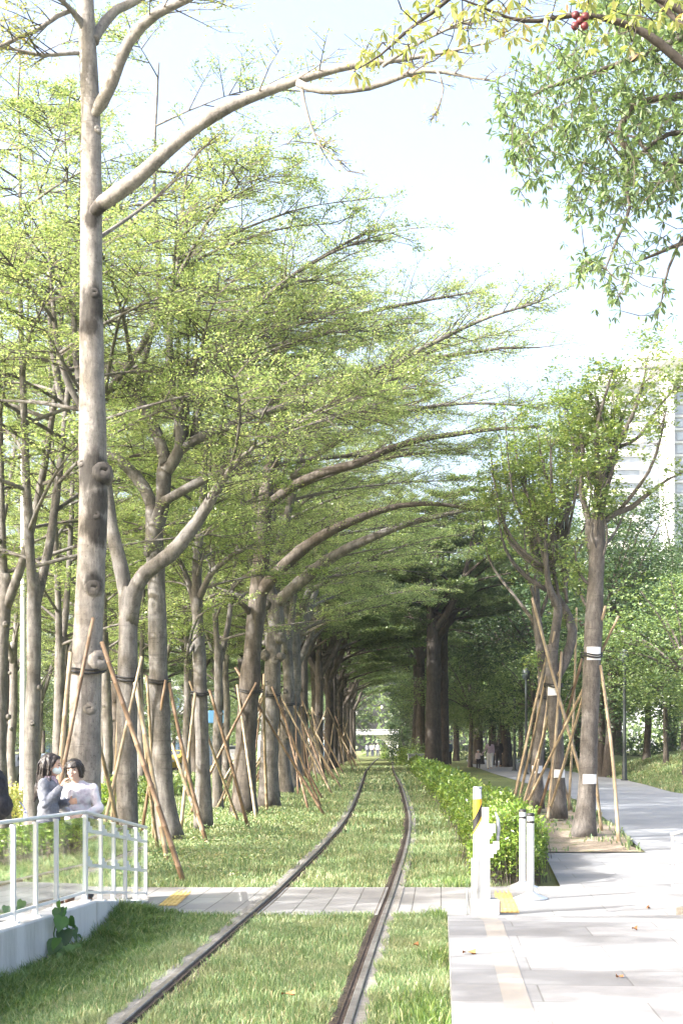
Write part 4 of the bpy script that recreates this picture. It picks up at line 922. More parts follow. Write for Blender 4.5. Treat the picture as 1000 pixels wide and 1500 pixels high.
def whorls(T, tips, dirs, k, ll, asp, droop=.25, spread=1.1):
    n = len(tips); a = rng.uniform(0, 6.28, (n, 1)) + np.arange(k)[None] * 2 * math.pi / k + rng.normal(0, .15, (n, k))
    dirs = norm(dirs + rng.normal(0, .25, (n, 3)) - (0, 0, droop)); ref = np.where(np.abs(dirs[:, 2:3]) < .9, [[0, 0, 1.]], [[1., 0, 0]])
    u = norm(np.cross(dirs, ref)); v = np.cross(dirs, u)
    d = dirs[:, None] * math.cos(spread) + math.sin(spread) * (np.cos(a)[..., None] * u[:, None] + np.sin(a)[..., None] * v[:, None]); d[..., 2] -= droop
    b = np.repeat(tips[:, None], k, 1).reshape(-1, 3); d = norm(d.reshape(-1, 3)); l = ll * rng.uniform(.65, 1.2, n * k)
    # two-piece leaf: base half and drooping tip half
    up = np.array([[0, 0, 1.]]) + rng.normal(0, .35, (n * k, 3)); sd = norm(np.cross(d, up)); w = (l * asp)[:, None] / 2
    m1 = b + d * (l * .45)[:, None]; d2 = norm(d - (0, 0, .28)); e = m1 + d2 * (l * .55)[:, None]; m2 = m1 + d2 * (l * .25)[:, None]
    V = np.stack([b, m1 - sd * w, m1 + sd * w, m2 - sd * w * .92, m2 + sd * w * .92, e], 1)
    i = np.arange(n * k)[:, None] * 6
    T.leaf.add(V.reshape(-1, 3), i + np.array([[1, 3, 4, 2]]), np.concatenate([i + np.array([[0, 1, 2]]), i + np.array([[3, 5, 4]])]))
def big_right():
    bx, by = 6.6, 13.6; T = Tree((bx, by, -.05)); Y = 13.6
    P, R = T.trunk([(bx, by, -.1), (bx + .05, by, 2), (bx - .02, by, 4), (bx, by, 5.4), (bx + .1, by, 7.4), (bx + .1, by - .1, 9.6)], [.22, .19, .175, .17, .12, .05], 14)
    nodes = []
    def L(p, pts, rad, y1, n=8):
        q = np.concatenate([[p], pix(pts, Y, y1)]); a, b = T.limb(q, np.concatenate([[rad[0] * 1.15], rad]) / F * Y, n, None, .01); nodes.extend(a[len(a) // 4:]); return a
    L(P[int(len(P) * .62)], [(1180, 150), (1080, 128), (1000, 141), (940, 150), (914, 175), (908, 205), (924, 225), (915, 240), (888, 205)], [9, 8, 6.5, 5.5, 5, 4.4, 3.8, 3, 1.4], 13.2)
    L(P[int(len(P) * .52)], [(1180, 330), (1090, 340), (1000, 360), (965, 375), (930, 388)], [7, 6, 3.4, 2.4, 1], 13.4)
    L(P[int(len(P) * .55)], [(1170, 260), (1080, 250), (1000, 235), (960, 240), (930, 200), (860, 190)], [7, 6, 4, 3.4, 2.4, 1], 14.2)
    L(P[int(len(P) * .7)], [(1160, 40), (1080, 20), (990, 60), (930, 85), (860, 110), (800, 130), (760, 150)], [7, 6, 5, 4.4, 3.4, 2.4, 1], 13)
    L(P[int(len(P) * .55)], [(1150, 250), (1060, 200), (980, 195), (920, 250), (925, 300), (905, 350), (890, 390)], [6, 5, 3.5, 3, 2.4, 1.8, .8], 12.7)
    L(P[int(len(P) * .48)], [(1150, 420), (1060, 330), (1010, 330), (980, 390), (968, 440)], [6, 5, 3, 2, .8], 13.2)
    poly = [(755, 85), (722, 130), (736, 205), (752, 255), (775, 285), (825, 270), (835, 320), (852, 335), (846, 410), (880, 400), (902, 462), (925, 405), (948, 385), (958, 478), (978, 470), (985, 380), (1015, 372), (1200, 420), (1250, 100), (1150, -120), (900, -60), (850, 40), (800, 60)]
    tips = []; cl = [(rng.uniform(740, 1180), rng.uniform(-60, 450)) for _ in range(190)]
    while len(tips) < 1800:
        c = cl[rng.integers(len(cl))]; x = c[0] + rng.normal(0, 26); y = c[1] + rng.normal(0, 26)
        if inside(poly, x, y): tips.append(W(x, y, rng.uniform(12.4, 15.2)))
    for (x, y) in ((908, 455), (905, 430), (893, 415), (962, 470), (966, 450), (975, 420), (768, 290), (760, 278), (775, 262), (850, 400), (858, 380)): tips.append(W(x, y, 13.2))
    tips = np.array(tips); d = grow(T, nodes, None, tips)
    whorls(T, tips, d, 7, .095, .28, .30, 1.0)
    # inner leaf whorls along the twigs
    t2 = tips + rng.normal(0, .1, tips.shape); whorls(T, t2, d, 5, .08, .28, .3, 1.2)
    T.finish('milkwood_tree', 'tree reaching in from the upper right with whorls of glossy grey green leaves', 'tree', None, 'bark_brown', 'leaf_grey')
big_right()
def palmate_top():
    bx, by = 5.4, 10.8; T = Tree((bx, by, .2)); T.twig = T.wood; Y = 11.4
    P, R = T.trunk([(bx, by, .1), (bx + .1, by, 2.2), (bx + .05, by, 4.4), (bx, by, 6.2), (bx + .1, by, 8.4), (bx + .2, by + .1, 10.2)], [.24, .21, .19, .17, .12, .05], 14)
    nodes = []
    def L(p, pts, rad, y1, n=8):
        q = np.concatenate([[p], pix(pts, Y, y1)]); a, b = T.limb(q, np.concatenate([[rad[0] * 1.2], rad]) / F * Y, n, None, .008); nodes.extend(a[len(a) // 3:]); return a
    L(P[int(len(P) * .60)], [(1240, 260), (1100, 160), (1010, 100), (965, 62), (930, 40), (885, 25), (840, 20), (790, 30), (745, 25), (705, 8), (660, -10)], [10, 9, 7.5, 6, 5.2, 4.6, 3.8, 3.2, 2.4, 1.6, .8], 10.9, 10)
    L(P[int(len(P) * .60)], [(1220, 200), (1080, 90), (1000, 40), (965, 5), (930, -40), (880, -90)], [7, 6, 5, 4, 3, 1.5], 11.8)
    L(P[int(len(P) * .66)], [(1150, 120), (1020, 30), (920, -20), (800, -40), (690, -20), (640, 15), (600, 45), (560, 80), (520, 105)], [7, 6, 5, 4, 3.2, 2.6, 2, 1.5, .7], 10.6)
    L(P[int(len(P) * .66)], [(1150, 60), (1000, -40), (860, -70), (760, -30), (700, 10), (690, 30)], [9, 7, 5, 4, 2, .8], 11.2)
    tips = [(x, y, rng.uniform(10.4, 11.4)) for x, y in ((522, 100), (535, 85), (528, 115), (548, 78), (560, 62), (575, 75), (590, 48), (598, 66), (606, 96), (618, 94), (622, 52), (636, 40), (632, 18), (650, 22), (668, 30), (684, 44), (690, 28), (700, 15), (716, 22), (712, 40), (728, 32), (742, 15), (735, 48), (756, 35), (772, 44), (780, 20), (796, 52), (808, 22), (822, 40), (836, 8), (862, 12), (880, 36), (896, 14), (905, 50), (918, 22), (930, 34), (942, 10), (955, 30), (968, 18), (985, 10), (992, 35), (676, 66), (655, 72), (612, 12), (585, 20), (640, 5), (760, 5), (870, 60), (925, 62))]
    for _ in range(90): tips.append((rng.uniform(560, 1250), rng.uniform(-170, -5), rng.uniform(9.8, 12)))
    tips = np.array([W(*t) for t in tips]); d = grow(T, nodes, None, tips, .004)
    tt = np.repeat(tips, 2, 0) + rng.normal(0, .05, (len(tips) * 2, 3)); whorls(T, tt, np.repeat(d, 2, 0) , 6, .095, .30, .45, 1.15)
    t = T.finish('palmate_leaved_tree', 'branches with yellowing palmate leaves and dark red seed pods across the top of the photo', 'tree', None, 'bark_dark', 'leaf_yellow')
    for (x, y, a) in ((843, 22, -.6), (856, 24, .5), (842, 38, -.9), (855, 38, .9), (849, 30, .1)):
        c = W(x, y, 10.85); b = MB(); d = np.array([math.sin(a), -.5, -math.cos(a) * .8]); d /= np.linalg.norm(d)
        b.tube([c - d * .03, c - d * .018, c + d * .008, c + d * .028, c + d * .036], [.006, .024, .034, .02, .004], 10); b.build('seed_pod', M['pod'], t, True)
palmate_top()

# --- evergreen trees behind the path and the road
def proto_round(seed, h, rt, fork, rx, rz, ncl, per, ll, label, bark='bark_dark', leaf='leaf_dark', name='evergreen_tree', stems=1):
    global rng
    keep = rng; rng = np.random.default_rng(seed); T = Tree((0, 0, 0))
    tops = []
    for s_ in range(stems):
        o = rng.normal(0, .35, 2) * (stems > 1); ln = rng.normal(0, .06, 2)
        P, R = T.trunk([(o[0], o[1], -.2), (o[0] + ln[0], o[1] + ln[1], fork * .4), (o[0] * 1.3 + ln[0] * 2, o[1] * 1.3 + ln[1] * 2, fork), (o[0] * 1.6, o[1] * 1.6, fork + (h - fork) * .5)], [rt, rt * .85, rt * .75, rt * .3], 11, 1.5, .05); tops.append(P[int(len(P) * .7)])
    cz = fork + rz * .75
    for k in range(ncl):
        u = norm(rng.normal(0, 1, 3)); f = rng.uniform(.45, 1.0); p = np.array([0, 0, cz]) + u * f * np.array([rx, rx, rz])
        if p[2] > h: p[2] = h - rng.uniform(0, .6)
        r = rng.uniform(.8, 1.45) * rx * .26; st = tops[k % stems]
        if k % 3 == 0: T.limb([st, (st + p) / 2 + (0, 0, .3), p], [rt * .35, rt * .2, .02], 6, None, .04)
        n = per; q = norm(rng.normal(0, 1, (n, 3))); q = q * (rng.uniform(.3, 1, (n, 1)) ** .5) * r * np.array([1, 1, .62]) + p
        T.rosettes(q, 4, ll, -.15, ll * .6, .48, .8)
    t = T.finish(name, label, 'tree', 'evergreen trees behind the path', bark, leaf); rng = keep; return t
bgR = [(700, 97, 1.0, 0, 'big dark evergreen just right of the far end of the hedge'), (752, 86, .95, 1, 'dark evergreen behind the walkers, left of the thin leaning staked trunk'), (792, 80, .9, 2, 'dark evergreen behind the three staked trees'), (845, 92, .95, 0, 'dark evergreen behind the middle staked tree and its tall neighbour'),
       (886, 62, .80, 1, 'dark thick trunk on the bank right of the furrowed tree'), (946, 66, .70, 2, 'slimmer dark trunk leaning on the grassy bank at right'), (1005, 72, .78, 0, 'evergreen at the right edge of the photo above the bank'), (722, 120, 1.15, 1, 'tall far evergreen over the path behind the walkers'), (815, 118, 1.0, 2, 'tall far evergreen behind the staked camphors'),
       (617, 128, .62, 1, 'small dark evergreen behind the last trunks right of the track'), (596, 146, .55, 2, 'small dark evergreen just right of the white footbridge pier'), (516, 150, .6, 1, 'small dark evergreen left of the rails at the far end of the avenue'), (905, 104, .82, 0, 'far evergreen below the tower, left of its white pillar'), (972, 98, .8, 1, 'far evergreen below the white pillar of the tower'), (668, 118, 1.05, 2, 'far evergreen right of the tunnel of trees'), (1045, 84, .85, 1, 'evergreen outside the right edge reaching in behind the bank'), (650, 150, 1.1, 0, 'remote evergreen closing the right side of the avenue'), (762, 142, 1.1, 2, 'remote evergreen where the path bends away'), (1040, 56, .62, 2, 'low evergreen outside the right edge over the bank'), (880, 135, 1.05, 1, 'remote evergreen behind the furrowed trunk')]
pr = []
for i, (px, y, sc, k, lab) in enumerate(bgR):
    x = (px - 500) / F * y; z = float(ground_z(x, y)) - .05
    if k >= len(pr) or not pr:
        if k >= len(pr):
            t = proto_round(500 + k, [19, 18, 17][k], [.42, .34, .28][k], [4.2, 3.6, 3.2][k], [5.6, 5.2, 4.8][k], [7.6, 7.4, 7.0][k], 120, 62, .20, lab, stems=[1, 2, 1][k]); pr.append(t); t.location = (x, y, z); t.scale = (sc,) * 3
            continue
    t = dup(pr[k], (x, y, z), random.uniform(0, 6.28), sc); t['label'] = lab
t = proto_round(520, 8.2, .16, 2.6, 3.6, 3.0, 60, 60, .13, 'feathery light green tree in front of the dark evergreens at the right edge', 'bark_brown', 'leaf_fern', 'feathery_tree'); t.location = (12.6, 52, float(ground_z(12.6, 52)) - .05); del t['group']
t2 = dup(t, (9.4, 70, float(ground_z(9.4, 70))), 2., .9); t2['label'] = 'feathery light green tree on the far side of the path behind the staked camphors'
for px, y, k, lab in ((688, 86, .95, 'feathery tree between the three close dark trunks and the walkers'), (655, 104, 1.1, 'feathery tree in the shade right of the rails, behind the three close dark trunks'), (722, 92, .85, 'feathery tree hanging over the path above the walkers'), (975, 60, .8, 'feathery tree on the bank at right, below the tower pillar')):
    x = (px - 500) / F * y; t3 = dup(t, (x, y, float(ground_z(x, y)) - .05), random.uniform(0, 6), k); t3['label'] = lab
# trees across the road on the left
bgL = [(10, 88), (62, 98), (128, 104), (196, 100), (255, 116), (318, 128), (372, 146), (-40, 76), (160, 140), (290, 160), (425, 172), (60, 150), (455, 185)]
ll = ['leafy roadside tree behind the parked grey car', 'leafy roadside tree at far left across the road', 'leafy roadside tree behind the tallest trunk, across the road', 'leafy roadside tree across the road behind the wide Y fork', 'leafy roadside tree across the road behind the slender leafy tree', 'leafy roadside tree across the road behind the dark trunk', 'remote leafy tree left of the avenue behind the brown leaning trunk', 'leafy roadside tree outside the left edge reaching in', 'remote leafy tree beyond the road, left of the third staked trunk', 'remote leafy tree beyond the road, behind the back rows', 'remote leafy tree beside the far end of the left row', 'remote leafy tree beyond the road at far left', 'remote leafy tree left of the white footbridge']
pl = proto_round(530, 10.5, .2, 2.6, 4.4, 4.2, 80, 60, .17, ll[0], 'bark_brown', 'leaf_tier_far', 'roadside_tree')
for i, (px, y) in enumerate(bgL):
    x = (px - 500) / F * y; p = (x, y, float(ground_z(x, y)) - .05)
    t = pl if i == 0 else dup(pl, p, random.uniform(0, 6.28), random.uniform(.85, 1.2)); t.location = p; t['label'] = ll[i]; t['group'] = 'roadside trees on the left'
# right-hand row along the track
rr = [(69.5, 2.55, 'left of three tall dark trunks standing close together right of the track'), (72.5, 2.85, 'middle of three tall dark trunks standing close together right of the track'), (75.5, 3.35, 'right of three tall dark trunks standing close together right of the track'), (88, 2.4, 'shaded trunk right of the track, first beyond the three close dark trunks'), (101, 2.4, 'shaded trunk right of the track, second beyond the three close dark trunks'), (116, 2.6, 'shaded trunk right of the track, third beyond the three close dark trunks'), (133, 2.7, 'shaded trunk right of the track, last before the white footbridge')]
pR = None
for i, (y, off, lab) in enumerate(rr):
    x = float(tx(y)) + off; p = (x, y, float(ground_z(x, y)) - .05)
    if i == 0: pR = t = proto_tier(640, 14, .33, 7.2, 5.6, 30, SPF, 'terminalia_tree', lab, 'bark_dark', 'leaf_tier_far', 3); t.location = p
    else: t = dup(pR, p, random.uniform(0, 6.28), random.uniform(.9, 1.08)); t['label'] = lab
    t['group'] = 'trees right of the track'
# far wood closing the view
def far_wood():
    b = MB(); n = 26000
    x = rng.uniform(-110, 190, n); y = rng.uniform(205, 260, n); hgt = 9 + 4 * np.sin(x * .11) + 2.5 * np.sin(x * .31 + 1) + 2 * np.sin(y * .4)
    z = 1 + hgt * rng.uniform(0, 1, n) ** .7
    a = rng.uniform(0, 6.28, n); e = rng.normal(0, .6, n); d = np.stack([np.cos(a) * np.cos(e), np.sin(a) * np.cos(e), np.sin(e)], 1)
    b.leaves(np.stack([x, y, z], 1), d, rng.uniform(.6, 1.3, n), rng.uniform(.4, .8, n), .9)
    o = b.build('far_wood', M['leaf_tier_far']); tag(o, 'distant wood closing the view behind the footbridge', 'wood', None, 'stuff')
far_wood()

# ================================================================== HEDGE, SHRUBS, GRASS
def hedge():
    t = thing('hedge', 'low bright green hedge running along the right side of the track', 'hedge', (float(HL(20)), 20, 0))
    b = MB(); tw = MB()
    def top(x, y, f):
        return (.80 - .22 * sstep(19, 34, y)) * (1 - .35 * np.abs(2 * f - 1) ** 2.5) * (1 + .13 * np.sin(x * 5.3 + y * 2.1) + .10 * np.sin(y * 3.7 - x * 2))
    for (ya, yb, n, ll) in ((18.1, 22, 30000, .055), (22, 30, 34000, .068), (30, 45, 26000, .10), (45, 78, 18000, .16)):
        y = rng.uniform(ya, yb, n); f = rng.uniform(-.06, 1.06, n)
        h0 = np.array([HL(v) for v in np.linspace(ya, yb, 60)]); h1 = np.array([HR(v) for v in np.linspace(ya, yb, 60)]); yy = np.linspace(ya, yb, 60)
        L = np.interp(y, yy, h0) + .13; R = np.interp(y, yy, h1) - .20 * sstep(24, 19, y) - .03
        bulge = .09 * np.sin(y * 4.1) + .07 * np.sin(y * 1.7 + 2)
        x = L + (R - L) * f + bulge * (2 * f - 1)
        tz = top(x, y, np.clip(f, 0, 1)); u = rng.uniform(0, 1, n) ** .42
        endr = sstep(18.05, 18.5, y) * .25 + .75
        z = ground_z(x, y) + .04 + u * tz * endr
        a = rng.uniform(0, 6.28, n); e = rng.normal(.35, .5, n); d = np.stack([np.cos(a) * np.cos(e), np.sin(a) * np.cos(e), np.sin(e)], 1)
        l = ll * rng.uniform(.6, 1.35, n); b.leaves(np.stack([x, y, z], 1), d, l, l * .42, .7)
        m = n // 40; k = rng.integers(0, n, m); p1 = np.stack([x, y, z], 1)[k]; p0 = p1.copy(); p0[:, 2] = ground_z(p0[:, 0], p0[:, 1]); p0[:, :2] += rng.normal(0, .06, (m, 2)); tw.segs(p0, p1, .006, .003)
    # loose shoots standing above the clipped top
    n = 900; y = 18.3 + 40 * rng.uniform(0, 1, n) ** 1.6; f = rng.uniform(.05, .95, n); L = np.array([HL(v) for v in y]); R = np.array([HR(v) for v in y]); x = L + (R - L) * f
    z = ground_z(x, y) + top(x, y, f) * .9; p = np.stack([x, y, z], 1); q = p + np.stack([rng.normal(0, .05, n), rng.normal(0, .05, n), rng.uniform(.08, .24, n)], 1); tw.segs(p, q, .003, .002)
    c = (p[:, None] + (q - p)[:, None] * np.linspace(.2, 1, 7)[None, :, None]).reshape(-1, 3); a = rng.uniform(0, 6.28, len(c)); e = rng.normal(.5, .3, len(c))
    d = np.stack([np.cos(a) * np.cos(e), np.sin(a) * np.cos(e), np.sin(e)], 1); sc = np.repeat(np.where(y < 26, .075, np.where(y < 38, .11, .16)), 7); b.leaves(c, d, sc, sc * .4, .5)
    tw.build('stems', M['bark_brown'], t); b.build('foliage', M['leaf_hedge'], t)
hedge()
def shrub(x, y, rx, ry, h, n, ll, label, leaf='leaf_hedge', group=None):
    z0 = float(ground_z(x, y)); t = thing('shrub', label, 'shrub', (x, y, z0), group); b = MB(); tw = MB()
    u = norm(rng.normal(0, 1, (n, 3))); u[:, 2] = np.abs(u[:, 2]); r = rng.uniform(.2, 1, n) ** .4
    wob = 1 + .18 * np.sin(u[:, 0] * 7 + x) + .15 * np.sin(u[:, 1] * 9 + y)
    p = u * (r * wob)[:, None] * np.array([rx, ry, h]) + (x, y, z0 + .03)
    a = rng.uniform(0, 6.28, n); e = rng.normal(.3, .5, n); d = np.stack([np.cos(a) * np.cos(e), np.sin(a) * np.cos(e), np.sin(e)], 1)
    l = ll * rng.uniform(.6, 1.3, n); b.leaves(p, d, l, l * .45, .7)
    k = rng.integers(0, n, max(20, n // 40)); tw.segs(np.repeat([[x, y, z0 - .02]], len(k), 0) + rng.normal(0, .05, (len(k), 3)) * (1, 1, 0), p[k], .008, .003)
    tw.build('stems', M['bark_brown'], t); b.build('foliage', M[leaf], t); return t
def sh(px, py, rx, ry, h, n, ll, label, leaf='leaf_hedge', g='shrubs in the grass on the left', Y=None):
    y = Y or float(Gp(px, py)[1]); shrub((px - 500) / F * y, y, rx, ry, h, n, ll, label, leaf, g)
sh(48, 1175, 1.3, 1.0, .85, 3600, .10, 'yellow green shrub behind the women, left of the lamp pole tree', 'leaf_yellow', Y=31)
sh(84, 1178, .9, .9, .7, 2400, .10, 'yellow green shrub directly behind the two women', 'leaf_yellow', Y=33)
sh(160, 1165, .9, .8, .7, 2400, .10, 'light shrub just right of the tallest trunk', 'leaf_hedge', Y=37)
sh(222, 1150, 1.2, .8, .65, 2000, .12, 'dark low shrub between the second and third staked trunks', 'leaf_fern', Y=42)
sh(10, 1172, 1.2, 1.0, .6, 2200, .11, 'low shrub at the left edge of the photo near the thin trunk', 'leaf_hedge', Y=34)
sh(270, 1160, 1.0, .8, .55, 1500, .12, 'dark low shrub behind the bamboo stakes of the slender leafy tree', 'leaf_fern', Y=44)
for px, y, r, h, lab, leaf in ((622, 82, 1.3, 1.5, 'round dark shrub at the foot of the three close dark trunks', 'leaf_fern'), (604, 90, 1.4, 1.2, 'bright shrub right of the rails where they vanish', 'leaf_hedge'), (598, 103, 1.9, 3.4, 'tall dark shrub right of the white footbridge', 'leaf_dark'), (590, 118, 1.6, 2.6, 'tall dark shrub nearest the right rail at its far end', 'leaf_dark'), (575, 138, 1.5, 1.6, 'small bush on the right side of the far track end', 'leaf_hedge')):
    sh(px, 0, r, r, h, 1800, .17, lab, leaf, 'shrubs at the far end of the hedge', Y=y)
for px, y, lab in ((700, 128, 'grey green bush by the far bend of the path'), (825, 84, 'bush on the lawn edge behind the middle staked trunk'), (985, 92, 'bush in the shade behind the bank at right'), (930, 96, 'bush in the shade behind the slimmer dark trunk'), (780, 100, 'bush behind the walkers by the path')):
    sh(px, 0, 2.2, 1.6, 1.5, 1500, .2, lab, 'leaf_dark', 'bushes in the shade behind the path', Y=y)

def vine():
    x, y = RX(12.75) + .13, 12.75
    t = thing('climbing_vine', 'dark green vine with big heart shaped leaves climbing the corner of the low wall', 'vine', (x, y, -.2))
    b = MB(); lf = MB(); lf2 = MB()
    b.tube([(x + .05, y + .1, -.25), (x + .03, y, -.05), (x + .02, y - .03, .12), (x + .05, y, .28), (x + .1, y + .05, .36)], [.008, .007, .006, .005, .003], 6)
    b.tube([(x + .05, y + .15, -.25), (x + .06, y + .3, 0), (x + .08, y + .55, .1), (x + .1, y + .7, .06)], [.007, .006, .004, .002], 6)
    def leaf(p, d, L, wd):
        d = norm(np.array(d, float)); n = norm(np.array([.75, -.6, .35]) + rng.normal(0, .55, 3)); s = norm(np.cross(n, d)); n = np.cross(d, s)
        prof = [(0, .0), (-.10, .28), (.06, .50), (.3, .52), (.6, .34), (.85, .12), (1, 0)]
        V = [np.array(p) + d * L * u for u in (0, .06, .3, .6, .85, 1.0)]; mid = list(V)
        R_ = [np.array(p) + d * L * u + s * wd * w + n * L * .08 * w for u, w in prof[1:6]]; L_ = [np.array(p) + d * L * u - s * wd * w + n * L * .08 * w for u, w in prof[1:6]]
        VV = np.array(mid + R_ + L_); Q = []
        for k in range(5):
            if k == 0: T_ = [(0, 6, 7), (0, 12, 11)]
        T_ = [(0, 6, 7), (0, 7, 1), (0, 12, 11), (0, 1, 12), (1, 7, 8), (1, 8, 2), (1, 13, 12), (1, 2, 13), (2, 8, 9), (2, 9, 3), (2, 14, 13), (2, 3, 14), (3, 9, 10), (3, 10, 4), (3, 15, 14), (3, 4, 15), (4, 10, 5), (4, 5, 15)]
        lf.add(VV, None, T_)
    for (dx, dy, z, L, az) in ((.10, -.24, .10, .15, -.8), (.13, -.18, -.06, .17, -.5), (.10, .26, .22, .13, .9), (.16, .22, -.02, .15, .2), (.14, -.1, .36, .12, -1.0), (.06, .0, .34, .17, 0), (.1, -.06, .27, .18, -.6), (.05, .1, .24, .16, .8), (.1, .05, .14, .20, -.2), (.06, -.1, .06, .19, -.9), (.12, .0, .0, .20, .3), (.08, .14, .06, .17, .9), (.1, -.05, -.1, .18, -.4), (.12, .12, -.12, .16, .5), (.05, .02, .40, .12, .2), (.12, .3, -.05, .13, .7), (.1, .5, .06, .10, .3), (.1, .62, .1, .09, -.3), (.1, .7, .02, .09, .6), (.12, .4, .1, .09, 0)):
        leaf((x + dx, y + dy, z), (math.sin(az) * .55 + .2, -.35, -.75 + rng.normal(0, .25)), L * .85, L * .74)
    b.build('stem', M['leaf_vine'], t); lf.build('leaves', M['leaf_vine'], t)
vine()

def blades(b, x, y, z, h, w, lean):
    n = len(x); a = rng.uniform(0, 6.28, n); fx, fy = np.cos(a), np.sin(a); la = rng.uniform(0, 6.28, n); lx, ly = np.cos(la) * lean, np.sin(la) * lean
    p = np.stack([x, y, z], 1); s = np.stack([fx, fy, 0 * fx], 1) * (w / 2)[:, None]
    m = p + np.stack([lx * h * .3, ly * h * .3, h * .6], 1); e = p + np.stack([lx * h, ly * h, h * (1 - .35 * lean)], 1)
    V = np.stack([p - s, p + s, m - s * .75, m + s * .75, e], 1); i = np.arange(n)[:, None] * 5
    b.add(V.reshape(-1, 3), i + np.array([[0, 1, 3, 2]]), i + np.array([[2, 3, 4]]))
def on_lawn(x, y):
    c = tx(y); d = np.abs(np.abs(x - c) - G2); ok = ~((d < .04) | ((np.abs(x - c) < G2) & (d < .115)) | ((np.abs(x - c) > G2) & (d < np.where(x > c, .095, .085) + .04 * np.sin(y * 7) * np.sin(y * 2.3)) & (y < np.where(x > c, 20, 33))))
    ok &= ~((y > 15.05) & (y < 17.95))
    ok &= ~((y < 15.1) & (x > RXL(y) - .01)); ok &= ~((y < 15.1) & (x < _rx(np.minimum(y, 13.99)) + .14) & (y < 14)) 
    ok &= ~((y >= 14) & (y < 17) & (x < -2.35))
    hr = np.interp(y, [18, 23, 32, 45, 75], [2.72, 2.85, 2.7, 2.5, 2.2]) + c
    ok &= ~((y > 17.9) & (x > hr))
    return ok
def _rx(y): return np.where(y < 14, -2.52 - .16 * (14 - y), -2.52 + .069 * (y - 14))
def lawn():
    b = MB(); bt = MB()
    def scatter(n, x0, x1, y0, y1, h, w, lean, dens=None):
        x = rng.uniform(x0, x1, n); y = rng.uniform(y0, y1, n); c = tx(y)
        ok = on_lawn(x, y) & ~((y < 14) & (x < _rx(y) + .13))
        px = np.abs(x / np.maximum(y, 1)) < .262
        if dens is not None: ok &= rng.uniform(0, 1, n) < dens(x, y)
        k = ok & px; x, y = x[k], y[k]; n = len(x)
        hh = h * rng.uniform(.5, 1.4, n); blades(b, x, y, ground_z(x, y) - .005, hh, w * rng.uniform(.7, 1.3, n), lean * rng.uniform(.2, 1.4, n))
    pat = lambda x, y: .35 + .65 * sstep(-.5, .5, np.sin(x * 2.3 + np.sin(y * 1.3) * 1.5) + np.sin(y * 2.9 + x) * .8)
    scatter(170000, -2.7, 1.4, 8.2, 15.1, .075, .006, .8, pat)
    scatter(110000, -6, 2.2, 17.9, 27, .075, .010, .8, pat)
    scatter(90000, -10, 5, 27, 45, .085, .018, .8, pat)
    scatter(60000, -16, 6, 45, 90, .10, .04, .8)
    # bank on the right
    n = 50000; x = rng.uniform(9.5, 20, n); y = rng.uniform(38, 75, n); k = x > path_right(y) + .1; x, y = x[k], y[k]
    blades(b, x, y, ground_z(x, y), .11 * rng.uniform(.5, 1.4, len(x)), .04 * rng.uniform(.6, 1.3, len(x)), rng.uniform(.2, 1, len(x)))
    n = 9000; x = rng.uniform(2, 7.4, n); y = rng.uniform(22.9, 48, n); pl = np.array([PL(v) for v in y]); hr = np.array([HR(v) for v in y])
    k = (x < pl - .05) & (x > hr - .1) & (rng.uniform(0, 1, n) < np.where(y > 35, 1, .38 * (np.sin(x * 3 + y) > -.2) + .9 * (x > pl - .3))); x, y = x[k], y[k]; blades(b, x, y, _soil(x, y) * (y < 37) + ground_z(x, y) * (y >= 37), .10 * rng.uniform(.5, 1.4, len(x)), .03 * rng.uniform(.6, 1.3, len(x)), rng.uniform(.2, 1, len(x)))
    tag(b.build('grass', M['grass']), 'short patchy lawn grass between and beside the rails', 'grass', None, 'stuff')
    # uncut grass by the wall and tufts at the edges
    n = 60000; y = rng.uniform(8.4, 15.9, n); w0 = _rx(np.minimum(y, 13.99)) + .13; x = w0 + np.abs(rng.normal(0, .42, n)); k = on_lawn(x, y) & (x < tx(y) - .98) & (np.abs(x / y) < .262); x, y = x[k], y[k]; n = len(x)
    d = x - _rx(np.minimum(y, 13.99)); clumpy = .5 + .5 * np.sin(x * 9 + np.sin(y * 5) * 2) * np.sin(y * 6.3)
    h = (.30 * np.exp(-d / .55) + .07) * rng.uniform(.4, 1.2, n) * (.6 + .6 * clumpy); blades(bt, x, y, ground_z(x, y) - .01, h, rng.uniform(.006, .012, n), rng.uniform(.2, .9, n))
    for (cx, cy, m, sd, hh) in ((.55, 9.2, 700, .12, .16), (.85, 11.6, 500, .08, .15), (1.0, 14.9, 300, .08, .14), (.70, 8.6, 800, .10, .18), (-.75, 15.0, 200, .1, .09), (1.5, 18.1, 500, .12, .13)):
        x = rng.normal(cx, sd, m); y = rng.normal(cy, sd * 3, m); k = on_lawn(x, y); x, y = x[k], y[k]; blades(bt, x, y, ground_z(x, y), hh * rng.uniform(.4, 1.2, len(x)), rng.uniform(.005, .010, len(x)), rng.uniform(.2, .9, len(x)))
    tag(bt.build('uncut_grass', M['grass_tall']), 'longer dark grass along the foot of the low wall', 'grass', None, 'stuff')
lawn()
